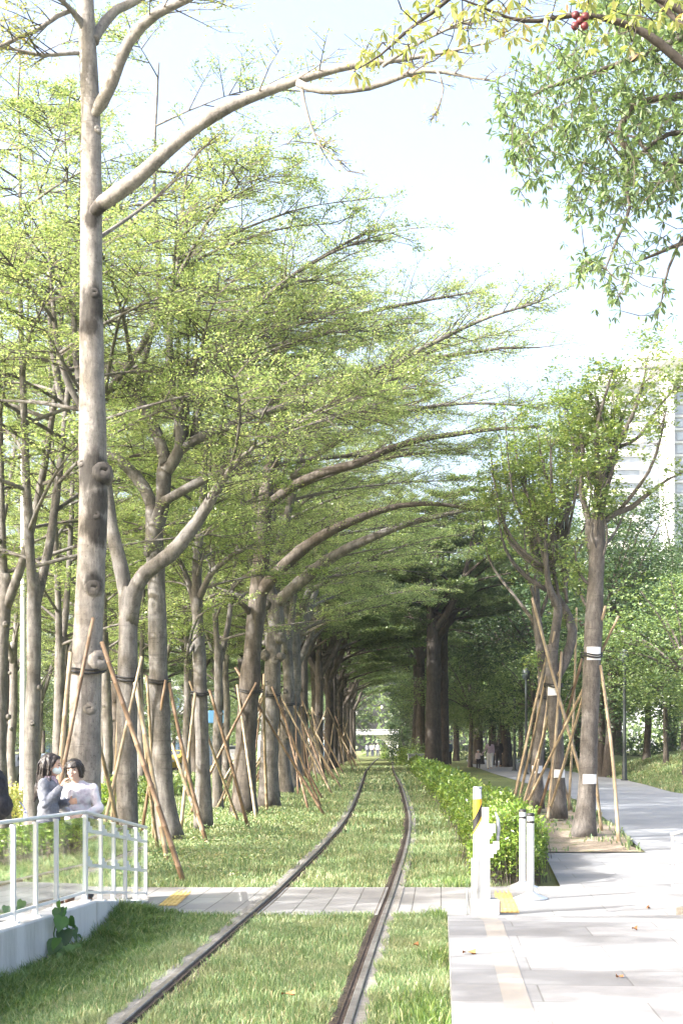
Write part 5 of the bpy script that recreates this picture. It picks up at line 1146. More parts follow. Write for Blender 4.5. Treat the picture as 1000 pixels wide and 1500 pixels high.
def ground_cover():      # low leafy weeds in the lawn left of the track
    b = MB(); n = 26000; y = rng.uniform(17.95, 34, n); x = tx(y) - rng.uniform(1.3, 6, n); k = (np.sin(x * 2.1 + np.sin(y) * 2) * np.sin(y * 1.7 + x) > -.1) & (np.abs(x / y) < .262); x, y = x[k], y[k]; n = len(x)
    a = rng.uniform(0, 6.28, n); e = rng.normal(.4, .4, n); d = np.stack([np.cos(a) * np.cos(e), np.sin(a) * np.cos(e), np.sin(e)], 1)
    l = rng.uniform(.03, .07, n); b.leaves(np.stack([x, y, ground_z(x, y) + rng.uniform(0, .13, n)], 1), d, l, l * .5, .6)
    tag(b.build('ground_cover', M['grass']), 'low leafy weeds in the lawn under the staked trees', 'ground cover', None, 'stuff')
ground_cover()
def dead_leaf(px, py, zz, s, a, label):
    Y = (H - zz) * F / (py - HOR); x = (px - 500) / F * Y; t = MB()
    c, sn = math.cos(a), math.sin(a); R = lambda u, v, w: (x + u * c - v * sn, Y + u * sn + v * c, zz + w)
    u = np.linspace(0, 1, 6); w = np.sin(u * math.pi) ** .7 * .26
    V = [R(s * q, s * ww, .004 + .03 * q * q) for q, ww in zip(u, w)] + [R(s * q, 0, .002 + .012 * math.sin(q * 5)) for q in u] + [R(s * q, -s * ww, .004 + .02 * (1 - q) ** 2) for q, ww in zip(u, w)]
    t.add(V, [(k, k + 1, k + 7, k + 6) for k in range(5)] + [(k + 6, k + 7, k + 13, k + 12) for k in range(5)])
    o = t.build('fallen_leaf', M['dead_leaf'], None, True, (x, Y, zz)); tag(o, label, 'leaf', 'fallen dry leaves')
dead_leaf(677, 1397, .286, .10, .2, 'curled brown leaf on the white platform near its left edge')
dead_leaf(948, 1331, .02, .09, 1.2, 'small brown leaf on the slabs near the right railing')
dead_leaf(925, 1362, .286, .06, .6, 'tiny brown leaf on the platform below the right railing')
dead_leaf(912, 1432, .286, .07, 2.1, 'pale brown leaf on the empty middle of the white platform')
dead_leaf(735, 1346, .02, .16, .3, 'dark crumpled leaf by the foot of the gate post block')
dead_leaf(605, 1386, .05, .09, 1.0, 'orange leaf lying in the grass right of the right rail')
dead_leaf(412, 1458, .05, .10, .4, 'orange leaf lying in the grass between the rails')
dead_leaf(285, 1386, -.02, .13, 2.6, 'yellow brown leaf in the grass left of the left rail')

# ================================================================== BUILDINGS, BRIDGE, LAMPS, CARS
def tower():
    Y = 340.; x0 = (872 - 500) / F * Y; x1 = x0 + 62; fl = 3.15; z0 = 0; top = H + (HOR - 560) / F * Y
    t = thing('apartment_tower', 'tall pale apartment tower with a roof canopy, seen above the trees at upper right', 'building', (x0, Y, 0))
    nf = int(top / fl)
    xs_ = lambda px: (px - 500) / F * Y
    b = MB(); b.box(((x0 + x1) / 2, Y + 12, top / 2), (x1 - x0, 20, top)); b.build('wall', M['facade_grey'], t)
    for k in range(max(nf - 22, 0), nf):
        z = k * fl
        b = MB(); b.box(((xs_(876) + xs_(943)) / 2, Y + .2, z + .55), (xs_(943) - xs_(876), 3.6, 1.1)); b.build('balcony', M['facade'], t)
        b = MB(); b.box(((xs_(884) + xs_(938)) / 2, Y + 1.9, z + 2.1), (xs_(938) - xs_(884), .3, 1.8)); b.build('window', M['tower_glass'], t)
        b = MB()
        for j in range(4): b.box((xs_(948) + j * 1.5, Y + 1.9, z + 1.7), (1.15, .3, 2.3))
        b.build('window', M['tower_glass'], t)
        b = MB()
        for j in range(5): b.box((xs_(985) + j * 2.1, Y + 1.8, z + 1.8), (1.5, .3, 1.9))
        b.build('window', M['tower_glass'], t)
        b = MB(); b.box((xs_(985) + 8, Y + 1.7, z + .3), (17, .5, .55)); b.build('floor_band', M['facade_beige'], t)
    b = MB(); b.box((xs_(974.5), Y - .8, top / 2), (2.6, 4, top + 2)); b.build('pillar', M['facade'], t)
    b = MB(); b.box((xs_(906), Y - .3, top + .4), (xs_(945) - xs_(868), 5.5, 1.6)); b.box((xs_(935), Y + 6, top + 2), (xs_(970) - xs_(895), 8, 3)); b.build('parapet', M['facade'], t)
    zc = H + (HOR - 527) / F * Y
    b = MB(); b.box((xs_(965), Y + 2, zc), (xs_(1012) - xs_(921), 14, 2.2), 0, .2)
    b.box((xs_(985), Y + 3, (top + zc) / 2), (xs_(1000) - xs_(968), 6, zc - top)); b.build('roof_canopy', M['facade'], t)
tower()
def left_building(x0, x1, y, h, label, m, rows, cols, gm='window'):
    t = thing('office_building', label, 'building', ((x0 + x1) / 2, y, 0)); b = MB(); b.box(((x0 + x1) / 2, y + 5, h / 2), (x1 - x0, 10, h)); b.build('wall', m, t)
    w = (x1 - x0) / cols
    for r in range(rows):
        for c in range(cols):
            z = 1.0 + r * (h - 1.2) / rows; hh = (h - 1.2) / rows * .62
            b = MB(); b.box((x0 + w * (c + .5), y - .05, z + hh / 2), (w * .7, .3, hh)); f = b.build('window', M[gm], t)
        b = MB(); b.box(((x0 + x1) / 2, y - .15, z + hh + .5), (x1 - x0, .5, .3)); b.build('floor_band', M['facade'], t)
    b = MB(); b.box(((x0 + x1) / 2, y + 5, h + .25), (x1 - x0 + .6, 10.6, .5)); b.build('roof', M['facade'], t)
left_building(-62, -34, 120, 17, 'pale office building glimpsed between the trees at far left', M['facade_beige'], 5, 8)
left_building(-33, -14, 150, 9, 'dark blue glass fronted building behind the parked cars', M['facade_grey'], 3, 7)
left_building(-12, 2, 205, 7, 'low pale building in the distance left of the avenue', M['facade'], 2, 5)
def bridge():
    Y = 172.; t = thing('footbridge', 'white footbridge crossing the far end of the avenue on curved piers', 'bridge', (6, Y, 1))
    z = lambda py: H - (py - HOR) / F * Y; x = lambda px: (px - 500) / F * Y
    b = MB(); b.box((x(510), Y, z(1074)), (x(584) - x(436), 3.2, .5), 0, .05); b.build('deck', M['facade_beige'], t)
    b = MB(); b.box((x(510), Y - 1.5, z(1069)), (x(584) - x(436), .08, .09)); 
    for k in range(38): b.box((x(438) + k * .32, Y - 1.5, z(1071)), (.04, .05, .5))
    b.build('parapet_rail', M['white'], t)
    for px, s in ((574, -1), (500, 1)):
        b = MB(); out = [(.0, -3.6), (0.9, -3.6), (.95, -.35), (.9, -.3), (-1.9, -.3), (-1.3, -.55), (-.7, -1.0), (-.3, -1.6), (-.05, -2.4)]
        b.prism([(q * (1 if s < 0 else -1), w) for q, w in (out if s < 0 else out[::-1])], (1, 0, 0), (0, 0, 1), (0, 1, 0), (x(px) - .2, Y, z(1074)), 1.4); b.build('pier', M['facade'], t)
bridge()
def lamp(px, py, h, r, m, label, name='lamp_post', Y=None, head=True):
    y = Y or float(Gp(px, py)[1]); x = (px - 500) / F * y; z = float(ground_z(x, y)); t = thing(name, label, 'lamp post', (x, y, z))
    b = MB(); b.lathe((x, y, z), [(0, 0), (r * 2, 0), (r * 2, .05), (r * 1.3, .1), (r * 1.15, .9), (r, .95), (r * .75, h)], 12); b.build('pole', m, t, True)
    b = MB(); b.lathe((x, y, z + h), [(r * .7, -.02), (r * 2.2, .06), (r * 2.6, .30), (r * 2.2, .5), (r * 1.0, .56), (0, .57)], 12); b.build('lantern', m, t, True)
def street_lamp():
    y = 33.; x = (34 - 500) / F * y; z = float(ground_z(x, y)); t = thing('street_lamp', 'thin white street lamp pole standing among the trunks at far left', 'lamp post', (x, y, z))
    b = MB(); b.lathe((x, y, z), [(0, 0), (.14, 0), (.14, .04), (.085, .1), (.08, .9), (.07, .95), (.055, 8.6), (0, 8.62)], 12); b.build('pole', M['white'], t, True)
    b = MB(); b.tube([(x, y, z + 8.4), (x - .4, y, z + 8.8), (x - 1.5, y, z + 9.0)], [.04, .035, .03], 8); b.build('arm', M['white'], t, True)
    b = MB(); b.box((x - 1.8, y, z + 9.0), (.7, .26, .12), 0, .04); b.build('lantern', M['metal'], t)
street_lamp()
lamp(914, 0, 4.6, .075, M['lamp_dark'], 'dark lamp post on the bank right of the furrowed trunk', Y=56)
lamp(753, 0, 4.6, .075, M['lamp_dark'], 'dark lamp post behind the walkers, left of the staked trees', Y=74)
lamp(770, 0, 4.4, .07, M['lamp_dark'], 'dark lamp post close behind the leftmost bamboo stakes', Y=66)
def sign():
    y = 62; x = (318 - 500) / F * y; z = float(ground_z(x, y)); t = thing('road_sign', 'small blue road sign seen between the left trunks', 'sign', (x, y, z))
    b = MB(); b.lathe((x, y, z), [(.04, 0), (.04, 3.2)], 8); b.build('pole', M['metal'], t)
    b = MB(); b.box((x, y - .06, H + (HOR - 1050) / F * y), (.75, .04, .55), 0, .02); b.build('sign_plate', paint('sign_blue', (.10, .25, .45)), t)
sign()
def cabinet():
    y = 79; x = (608 - 500) / F * y; z = float(ground_z(x, y)); t = thing('utility_box', 'small grey utility box right of the rails at the end of the hedge', 'box', (x, y, z))
    b = MB(); b.box((x, y, z + .40), (.8, .5, .8), 0, .02); b.build('cabinet', M['metal'], t); b = MB(); b.box((x, y, z + .83), (.9, .6, .06), 0, .01); b.build('lid', M['metal'], t)
    b = MB(); b.box((x, y - .255, z + .42), (.62, .02, .6), 0, .005); b.build('door', M['facade_beige'], t)
cabinet()
def car(x, y, rz, m, label, van=False):
    z = float(ground_z(x, y)) + .015; t = thing('parked_car', label, 'car', (0, 0, 0), 'cars on the road at left')
    Lc = 4.4; Wd = 1.76
    prof = [(-2.2, .30), (-2.22, .62), (-2.12, .88), (-1.45, .96), (-.75, 1.42), (.45, 1.46), (1.35, 1.02), (2.1, .98), (2.2, .80), (2.2, .32), (1.75, .26), (-1.75, .26)] if not van else [(-2.2, .32), (-2.25, .8), (-1.9, 1.05), (-1.35, 1.72), (-.9, 1.86), (1.9, 1.88), (2.15, 1.75), (2.22, .4), (1.75, .28), (-1.75, .28)]
    b = MB(); n = len(prof)
    secs = [(-Wd / 2, .90, .02), (-Wd / 2 + .10, 1, 0), (Wd / 2 - .10, 1, 0), (Wd / 2, .90, .02)]
    V = []
    for (yy, s, lift) in secs:
        for px, pz in prof:
            tuck = .13 * max(0, (pz - .95)) if pz > .95 else 0
            V.append((px * (1 if abs(yy) < Wd / 2 - .05 else .985), yy * (1 - tuck), pz * (1 if abs(yy) < Wd / 2 - .05 else .985) + lift))
    Q = []
    for i in range(3):
        for k in range(n): Q.append((i * n + k, i * n + (k + 1) % n, (i + 1) * n + (k + 1) % n, (i + 1) * n + k))
    b.add(V, Q)
    b.prism(prof, (.985, 0, 0), (0, 0, .985), (0, 1, 0), (0, -Wd / 2 + .03, .02), .05); b.prism(prof, (.985, 0, 0), (0, 0, .985), (0, 1, 0), (0, Wd / 2 - .03, .02), .05)
    b.build('body', m, t)
    gl = [(-1.30, .98), (-.70, 1.36), (.40, 1.39), (1.15, 1.02)] if not van else [(-1.65, 1.08), (-1.25, 1.64), (1.7, 1.66), (1.85, 1.1)]
    for s in (-1, 1):
        b = MB(); b.prism(gl, (1, 0, 0), (0, 0, 1), (0, 1, 0), (0, s * (Wd / 2 - .025), 0), .07); b.build('side_window', M['car_glass'], t)
        for wx in (-1.38, 1.36):
            b = MB(); a = np.linspace(0, 2 * math.pi, 19)[:-1]; pr_ = [(.31, -.09), (.32, -.04), (.32, .07), (.29, .10), (.2, .10)]
            V = [(wx + r * math.cos(q), s * (Wd / 2 - .08 + o), .32 + r * math.sin(q)) for r, o in pr_ for q in a]
            b.add(V, [(i * 18 + k, i * 18 + (k + 1) % 18, (i + 1) * 18 + (k + 1) % 18, (i + 1) * 18 + k) for i in range(4) for k in range(18)]); w = b.build('wheel', M['black'], t)
            b = MB(); b.add([(wx + r * math.cos(q), s * (Wd / 2 + o), .32 + r * math.sin(q)) for r, o in ((.2, .015), (.07, .035), (.001, .035)) for q in a], [(i * 18 + k, i * 18 + (k + 1) % 18, (i + 1) * 18 + (k + 1) % 18, (i + 1) * 18 + k) for i in range(2) for k in range(18)]); b.build('rim', M['metal'], w)
    for e, nm, mm in ((-1, 'headlight', M['white']), (1, 'tail_light', paint('tail_red', (.4, .02, .02)))):
        for s in (-1, 1): b = MB(); b.box((e * 2.16, s * .62, .72), (.12, .32, .14), 0, .02); b.build(nm, mm, t)
    b = MB(); b.box((-1.1, 0, 1.2), (.05, 1.4, .46), R=np.array([[.77, 0, .64], [0, 1, 0], [-.64, 0, .77]]))
    if not van: b.build('windscreen', M['car_glass'], t)
    t.location = (x, y, z); t.rotation_euler = (0, 0, rz); return t
for (px, y, rz, col, lab, van) in ((84, 66, 1.45, (.16, .20, .26), 'grey blue car on the road behind the two women', False), (108, 74, 1.5, (.05, .06, .08), 'dark car behind the tallest trunk', False), (158, 82, 1.45, (.30, .33, .37), 'silver car seen just right of the tallest trunk', False), (258, 96, 1.3, (.62, .45, .06), 'yellow taxi seen through the bamboo stakes of the third staked trunk', False), (212, 92, 1.5, (.62, .63, .64), 'white van seen between the second and third staked trunks', True), (14, 62, 1.5, (.03, .035, .045), 'black car at the far left edge of the road', False), (340, 118, 1.4, (.5, .5, .52), 'pale car far off beside the brown leaning trunk', False)):
    x = (px - 500) / F * y; car(x, y, rz, paint('car_paint', col), lab, van)

# ================================================================== BAMBOO STAKES
def pole(b, p0, p1, r):
    p0 = np.array(p0, float); p1 = np.array(p1, float); L = np.linalg.norm(p1 - p0); n = max(4, int(L / .28)); P = []; R = []
    off = rng.normal(0, .012, 3)
    for k in range(n + 1):
        s = k / n; q = p0 + (p1 - p0) * s + off * math.sin(s * math.pi) * 2; d = (p1 - p0) / L; rr = r * (1 - .22 * s)
        if 0 < k < n:
            P += [q - d * .016, q - d * .005, q + d * .005, q + d * .016]; R += [rr, rr * 1.13, rr * 1.13, rr]
        else: P.append(q); R.append(rr)
    b.tube(P, R, 8)
def strap(b, c, r, z):
    a = np.linspace(0, 2 * math.pi, 25); P = np.stack([c[0] + (r + .02) * np.cos(a), c[1] + (r + .02) * np.sin(a), z + .025 * np.sin(a * 2 + 1)], 1); b.tube(P, .017, 6, False)
    P[:, 2] += .045; b.tube(P, .014, 6, False)
def stakes(c, r, z, poles, label, cat='stakes'):
    t = thing('bamboo_stakes', label, cat, (float(c[0]), float(c[1]), float(ground_z(c[0], c[1]))), 'bamboo tree stakes')
    for k, (p0, p1) in enumerate(poles):
        b = MB(); pole(b, p0, p1, rng.uniform(.030, .040)); b.build('bamboo_pole', M['bamboo'] if rng.uniform() < .72 else M['bamboo_red'], t, True)
    b = MB(); strap(b, c, r, z); b.build('tie_strap', M['black'], t, True); return t
def g(px, py, Y=None):
    if Y is None: p = Gp(px, py)
    else: p = W(px, py, Y)
    p[2] = float(ground_z(p[0], p[1])) - .05; return p
stakes(W(127, 985, 19)[:2], .235, W(0, 985, 19)[2], [(g(60, 1300, 18.0), W(137, 905, 18.7)), (g(74, 1290, 18.6), W(104, 955, 18.7)), (g(271, 1293), W(149, 940, 18.7)), (g(184, 1240, 20.6), W(138, 1060, 19.3))], 'bamboo stakes lashed around the tallest trunk, one long pole slanting right into the grass')
stakes(W(187, 996, 22.5)[:2], .175, W(0, 996, 22.5)[2], [(g(140, 1262, 21.5), W(208, 962, 22.2)), (g(246, 1263), W(198, 1000, 22.3)), (g(160, 1240, 23.6), W(176, 985, 22.7)), (g(232, 1235, 23.8), W(204, 985, 22.6))], 'bamboo stakes crossing in front of the wide Y forked trunk')
stakes(W(232, 1000, 25.5)[:2], .20, W(0, 1000, 25.5)[2], [(g(206, 1218, 26), W(243, 996, 25.2)), (g(304, 1236), W(248, 1000, 25.4)), (g(225, 1226, 25.8), W(215, 990, 25.2))], 'bamboo stakes around the third staked trunk nearest the tracks')
stakes(W(293, 1018, 28)[:2], .16, W(0, 1018, 28)[2], [(g(264, 1216, 27.6), W(286, 1015, 27.8)), (g(306, 1237), W(252, 1090, 28)), (g(365, 1215), W(307, 1010, 27.8)), (g(352, 1195, 30), W(278, 998, 28))], 'bamboo stakes around the slender leafy trunk')
def auto_stakes(base, rt, zt, n, label, a0=None, fr=1.55):
    a0 = rng.uniform(0, 6.28) if a0 is None else a0; poles = []
    for k in range(n):
        a = a0 + k * 2 * math.pi / n + rng.uniform(-.25, .25); u = np.array([math.cos(a), math.sin(a), 0]); v = np.array([-u[1], u[0], 0]) * (rt + .05) * (1 if k % 2 else -1)
        f = base + u * fr * rng.uniform(.85, 1.15) + v; f[2] = float(ground_z(f[0], f[1])) - .05
        top = base + (0, 0, zt) + v; d = top - f; poles.append((f, f + d * rng.uniform(1.03, 1.22)))
    return stakes(base[:2], rt, base[2] + zt, poles, label)
auto_stakes(np.array(tree_bases['five']) + (.17, 0, 0), .26, 2.9, 4, 'bamboo stakes around the brown trunk leaning right')
auto_stakes(np.array(tree_bases['six']) + (.05, 0, 0), .23, 2.9, 4, 'bamboo stakes around the pale knobbly forked trunk')
for i, (t, b0, lab) in enumerate(row_left[:14]):
    auto_stakes(b0, .24, rng.uniform(2.7, 3.1), 4 if i < 8 else 3, 'bamboo stakes around the trunk %s behind the knobbly forked tree' % ('next' if i == 0 else ords[i - 2] if i > 1 else 'second'))
for k, (key, px, py, Y, poles, lab) in enumerate((
    ('a', 866, 962, 25.8, [(g(796, 1210), W(886, 888, 25.5)), (g(906, 1240), W(879, 975, 25.6)), (g(882, 1222, 26.8), W(868, 1050, 26.1)), (g(752, 1185, 29), W(905, 903, 25.5))], 'bamboo stakes lashed around the furrowed trunk nearest the path'),
    ('b', 810, 1006, 30, [(g(785, 1200), W(852, 965, 29.7)), (g(873, 1212), W(779, 876, 29.8)), (g(752, 1172, 31.5), W(812, 925, 29.8)), (g(827, 1185, 31.5), W(812, 960, 30.2)), (g(800, 1205, 28.9), W(822, 955, 29.9)), (g(768, 1185), W(818, 985, 29.8))], 'bamboo stakes around the middle twisting trunk with a paper tag'),
    ('c', 795, 1022, 34, [(g(748, 1170, 34), W(810, 920, 33.7)), (g(760, 1180, 33.2), W(812, 1010, 33.7)), (g(832, 1190), W(844, 890, 34)), (g(838, 1182, 35), W(788, 990, 34)), (g(752, 1165), W(800, 955, 33.8)), (g(772, 1188, 33), W(806, 985, 33.8))], 'bamboo stakes around the thin leaning trunk by the hedge'))):
    stakes(W(px, py, Y)[:2], .17, W(0, py, Y)[2], poles, lab)

# ================================================================== PEOPLE
def ball_tube(b, p0, p1, r0, r1, n=14):
    """closed tapered limb with rounded ends"""
    p0 = np.array(p0, float); p1 = np.array(p1, float); d = p1 - p0; L = np.linalg.norm(d); d = d / L if L > 1e-6 else np.array([0, 0, 1.])
    P = []; R = []
    for q in np.linspace(-1, 0, 5): P.append(p0 + d * r0 * math.sin(q * math.pi / 2)); R.append(max(1e-4, r0 * math.cos(q * math.pi / 2)))
    for q in np.linspace(0, 1, 5)[0:]: P.append(p1 + d * r1 * math.sin(q * math.pi / 2)); R.append(max(1e-4, r1 * math.cos(q * math.pi / 2)))
    b.tube(P, R, n)
def ellip(b, c, r, rot=None, n=18):
    a = np.linspace(-math.pi / 2, math.pi / 2, n // 2 + 1); V = []; q = np.arange(n) * 2 * math.pi / n
    for e in a: V.append(np.stack([np.cos(e) * np.cos(q) * r[0], np.cos(e) * np.sin(q) * r[1], np.full(n, math.sin(e) * r[2])], 1))
    V = np.concatenate(V)
    if rot is not None: V = V @ np.array(rot).T
    m = n // 2 + 1; i = np.arange(m - 1)[:, None] * n; k = np.arange(n)[None]; k2 = (k + 1) % n
    b.add(V + np.array(c), np.stack([i + k, i + k2, i + n + k2, i + n + k], -1).reshape(-1, 4))
def fuse(b, name, m, parent, voxel, smooth=6, fac=.5):
    o = bpy.data.objects.new(name, b.mesh(name, m, True)); C.objects.link(o)
    if parent is not None: o.parent = parent
    r = o.modifiers.new('fuse', 'REMESH'); r.mode = 'VOXEL'; r.voxel_size = voxel; r.use_smooth_shade = True
    if smooth: s = o.modifiers.new('soften', 'SMOOTH'); s.iterations = smooth; s.factor = fac
    if name in ('jacket', 'pullover', 'trousers', 'backpack', 'hair'):
        tn = 'strand_noise' if name == 'hair' else 'fold_noise'; tex = bpy.data.textures.get(tn)
        if tex is None: tex = bpy.data.textures.new(tn, 'CLOUDS'); tex.noise_scale = .018 if name == 'hair' else .07; tex.noise_depth = 2
        dm = o.modifiers.new('folds', 'DISPLACE'); dm.texture = tex; dm.strength = .006 if name == 'hair' else .026; dm.mid_level = .5; dm.texture_coords = 'LOCAL'
    return o
def rx(a): c, s = math.cos(a), math.sin(a); return np.array([[1, 0, 0], [0, c, -s], [0, s, c]])
def ry(a): c, s = math.cos(a), math.sin(a); return np.array([[c, 0, s], [0, 1, 0], [-s, 0, c]])
def rzm(a): c, s = math.cos(a), math.sin(a); return np.array([[c, -s, 0], [s, c, 0], [0, 0, 1]])
def person(loc, yaw, hgt, label, J, head_yaw=0., head_tilt=0., head_nod=0., top=None, trousers='jeans', hair='long', mask=False, voxel=.007, skirt=False, group=None, detail=True, bag=False, hat=None, shoes='shoe'):
    """one continuous body mesh (the thing); hair and clothing are its children.  J: joints in metres for a 1.6 m figure, x ahead, y left, z up"""
    s = hgt / 1.6
    d = dict(pel=(0, 0, .86), waist=(0, 0, 1.0), chest=(0.0, 0, 1.20), neck=(.0, 0, 1.335), head=(.02, 0, 1.475),
             ls=(0, .165, 1.29), le=(-.02, .21, 1.04), lw=(.05, .20, .82), rs=(0, -.165, 1.29), re=(-.02, -.21, 1.04), rw=(.05, -.20, .82),
             lh=(0, .085, .84), lk=(.02, .095, .46), la=(-.02, .10, .075), rh=(0, -.085, .84), rk=(.02, -.095, .46), ra=(-.02, -.10, .075))
    d.update(J); d = {k: np.array(v, float) for k, v in d.items()}
    R = rzm(head_yaw) @ rx(head_tilt) @ ry(head_nod); hc = d['head']; hp = lambda x, y, z: hc + R @ np.array([x, y, z])
    B = MB()
    # head: skull, face, jaw, nose, ears
    ellip(B, hp(-.012, 0, .022), (.094, .075, .098), R); ellip(B, hp(.022, 0, -.03), (.066, .062, .082), R); ellip(B, hp(.042, 0, -.082), (.036, .036, .030), R)
    ball_tube(B, hp(.084, 0, .012), hp(.104, 0, -.026), .010, .014, 8)
    for q in (-1, 1): ellip(B, hp(-.008, q * .076, -.008), (.020, .010, .032), R, 10); ellip(B, hp(.060, q * .034, -.028), (.026, .024, .024), R, 10)
    ellip(B, hp(.080, 0, -.052), (.012, .022, .010), R, 10)
    ball_tube(B, d['neck'] + (-.005, 0, -.04), hp(-.018, 0, -.06), .052, .048)
    # trunk and limbs under the clothes
    ellip(B, d['pel'] + (0, 0, .02), (.095, .145, .12)); ellip(B, d['waist'], (.085, .115, .13)); ellip(B, d['chest'], (.10, .145, .15)); ball_tube(B, d['ls'] + (0, -.02, 0), d['rs'] + (0, .02, 0), .052, .052)
    for q in 'lr':
        ball_tube(B, d[q + 's'], d[q + 'e'], .046, .036); ball_tube(B, d[q + 'e'], d[q + 'w'], .036, .024)
        ball_tube(B, d[q + 'h'], d[q + 'k'], .080, .052); ball_tube(B, d[q + 'k'], d[q + 'a'], .050, .034); ball_tube(B, d[q + 'a'] + (0, 0, -.035), d[q + 'a'] + (.12, 0, -.05), .032, .026)
        # hand: palm, four fingers, thumb
        w = d[q + 'w']; fd = norm(d[q + 'w'] - d[q + 'e']); fd = norm(fd + np.array(J.get(q + 'hd', (0, 0, 0)))); sgn = 1 if q == 'l' else -1
        across = np.cross(fd, np.array(J.get(q + 'pn', (0, -sgn, 0.01)))); across = norm(across); nrm = np.cross(across, fd)
        pc = w + fd * .05; Rm = np.stack([fd, across, nrm], 1); ellip(B, pc, (.048, .036, .016), Rm, 12)
        curl = J.get(q + 'curl', .35)
        for k, (o, L) in enumerate(((-.027, .062), (-.009, .072), (.009, .068), (.026, .052))):
            p = pc + fd * .036 + across * o; f1 = norm(fd * math.cos(curl * .6) + nrm * math.sin(curl * .6)); f2 = norm(fd * math.cos(curl * 1.6) + nrm * math.sin(curl * 1.6))
            ball_tube(B, p, p + f1 * L * .5, .0092, .0085, 8); ball_tube(B, p + f1 * L * .5, p + f1 * L * .5 + f2 * L * .5, .0085, .007, 8)
        p = pc - fd * .022 - across * .026; t1 = norm(fd * .7 - across * .75 + nrm * .35); t2 = norm(fd * .95 - across * .25 + nrm * .3); ball_tube(B, p, p + t1 * .036, .0115, .0105, 8); ball_tube(B, p + t1 * .036, p + t1 * .036 + t2 * .028, .0105, .008, 8)
    body = fuse(B, 'person', M['skin'], None, voxel, 4, .4)
    body.location = [float(v) for v in loc]; body.rotation_euler = (0, 0, yaw); body.scale = (s, s, s); tag(body, label, 'person', group)
    # trousers
    def legs(m, k=1.0, zc=None):
        b = MB(); ellip(b, d['pel'] + (0, 0, .01), (.112, .165, .135))
        for q in 'lr': ball_tube(b, d[q + 'h'], d[q + 'k'], .098 * k, .075 * k); ball_tube(b, d[q + 'k'], d[q + 'a'] + (0, 0, .02), .073 * k, .062 * k)
        fuse(b, 'trousers', M[m], body, max(voxel * 1.4, .009), 5)
    legs(trousers, 1.12 if skirt else 1.0)
    b = MB()
    for q in 'lr': ball_tube(b, d[q + 'a'] + (-.03, 0, -.035), d[q + 'a'] + (.13, 0, -.045), .040, .034); 
    fuse(b, 'shoes', M[shoes], body, max(voxel * 1.4, .009), 2)
    # jacket or pullover
    tm, loose, hem = top
    b = MB(); ellip(b, d['chest'] + (0, 0, -.01), (.118 * loose, .168 * loose, .168)); ellip(b, d['waist'], (.112 * loose, .150 * loose, .16)); ball_tube(b, d['ls'] + (0, -.03, .0), d['rs'] + (0, .03, .0), .059 * loose, .059 * loose)
    ellip(b, (d['pel'] * .7 + d['waist'] * .3) + (0, 0, hem * .5), (.120 * loose, .172 * loose, .13 - hem * .5))
    for q in 'lr':
        ball_tube(b, d[q + 's'], d[q + 'e'],   .058 * loose, .050 * loose); e = d[q + 'e'] + (d[q + 'w'] - d[q + 'e']) * .93; ball_tube(b, d[q + 'e'], e, .050 * loose, .038 * loose)
    fuse(b, 'jacket' if 'coat' in tm or 'black' in tm else 'pullover', M[tm], body, max(voxel * 1.3, .008), 5)
    if not detail:
        b = MB(); ellip(b, hp(-.02, 0, .03), (.102, .088, .102), R)
        if hair == 'long': ball_tube(b, hp(-.06, 0, .0), hp(-.09, 0, -.2), .075, .06)
        fuse(b, 'hair', M['hair'], body, voxel, 3) if hat is None else None
        if hat:
            b = MB(); ellip(b, hp(-.005, 0, .06), (.105, .095, .075), R); ellip(b, hp(.0, 0, .05), (.15, .14, .012), R); fuse(b, 'hat', M[hat], body, voxel, 2)
    else:
        # eyes, brows, lips
        for q in (-1, 1):
            b = MB(); ellip(b, hp(.076, q * .031, .006), (.008, .013, .0065), R, 10); o = b.build('eye', M['hair'], None, True); o.parent = body
            b = MB(); ball_tube(b, hp(.082, q * .018, .027), hp(.070, q * .048, .026), .0035, .003, 6); o = b.build('eyebrow', M['hair'], None, True); o.parent = body
        if not mask: b = MB(); ellip(b, hp(.090, 0, -.053), (.006, .021, .0065), R, 10); o = b.build('lips', M['lips'], None, True); o.parent = body
        else:
            b = MB(); ellip(b, hp(.042, 0, -.046), (.066, .066, .052), R); fuse(b, 'face_mask', M['mask'], body, .006, 3)
        b = MB()
        ellip(b, hp(-.028, 0, .034), (.098, .088, .098), R)
        if hair == 'long':
            ball_tube(b, hp(-.075, .02, -.02), hp(-.12, .03, -.30), .075, .045); ball_tube(b, hp(-.06, -.05, -.0), hp(-.11, -.05, -.30), .045, .035); ball_tube(b, hp(-.055, .055, .0), hp(-.10, .05, -.27), .045, .03); ball_tube(b, hp(-.12, 0, -.25), hp(-.15, -.01, -.40), .05, .012)
            ellip(b, hp(.03, 0, .085), (.05, .07, .03), R); ball_tube(b, hp(.03, -.07, .05), hp(-.02, -.082, -.04), .02, .022); ball_tube(b, hp(.03, .07, .05), hp(-.02, .082, -.04), .02, .022)
        else:
            ellip(b, hp(-.05, 0, -.03), (.070, .082, .085), R)
            for q in (-1, 1): ball_tube(b, hp(.035, q * .066, .05), hp(.012, q * .078, -.055), .022, .016); ball_tube(b, hp(-.02, q * .07, .03), hp(-.025, q * .078, -.08), .028, .02)
            for k in range(7): y = -.054 + k * .018; ball_tube(b, hp(.056, y * .9, .085), hp(.086 - abs(y) * .35, y, .036), .016, .010, 8)
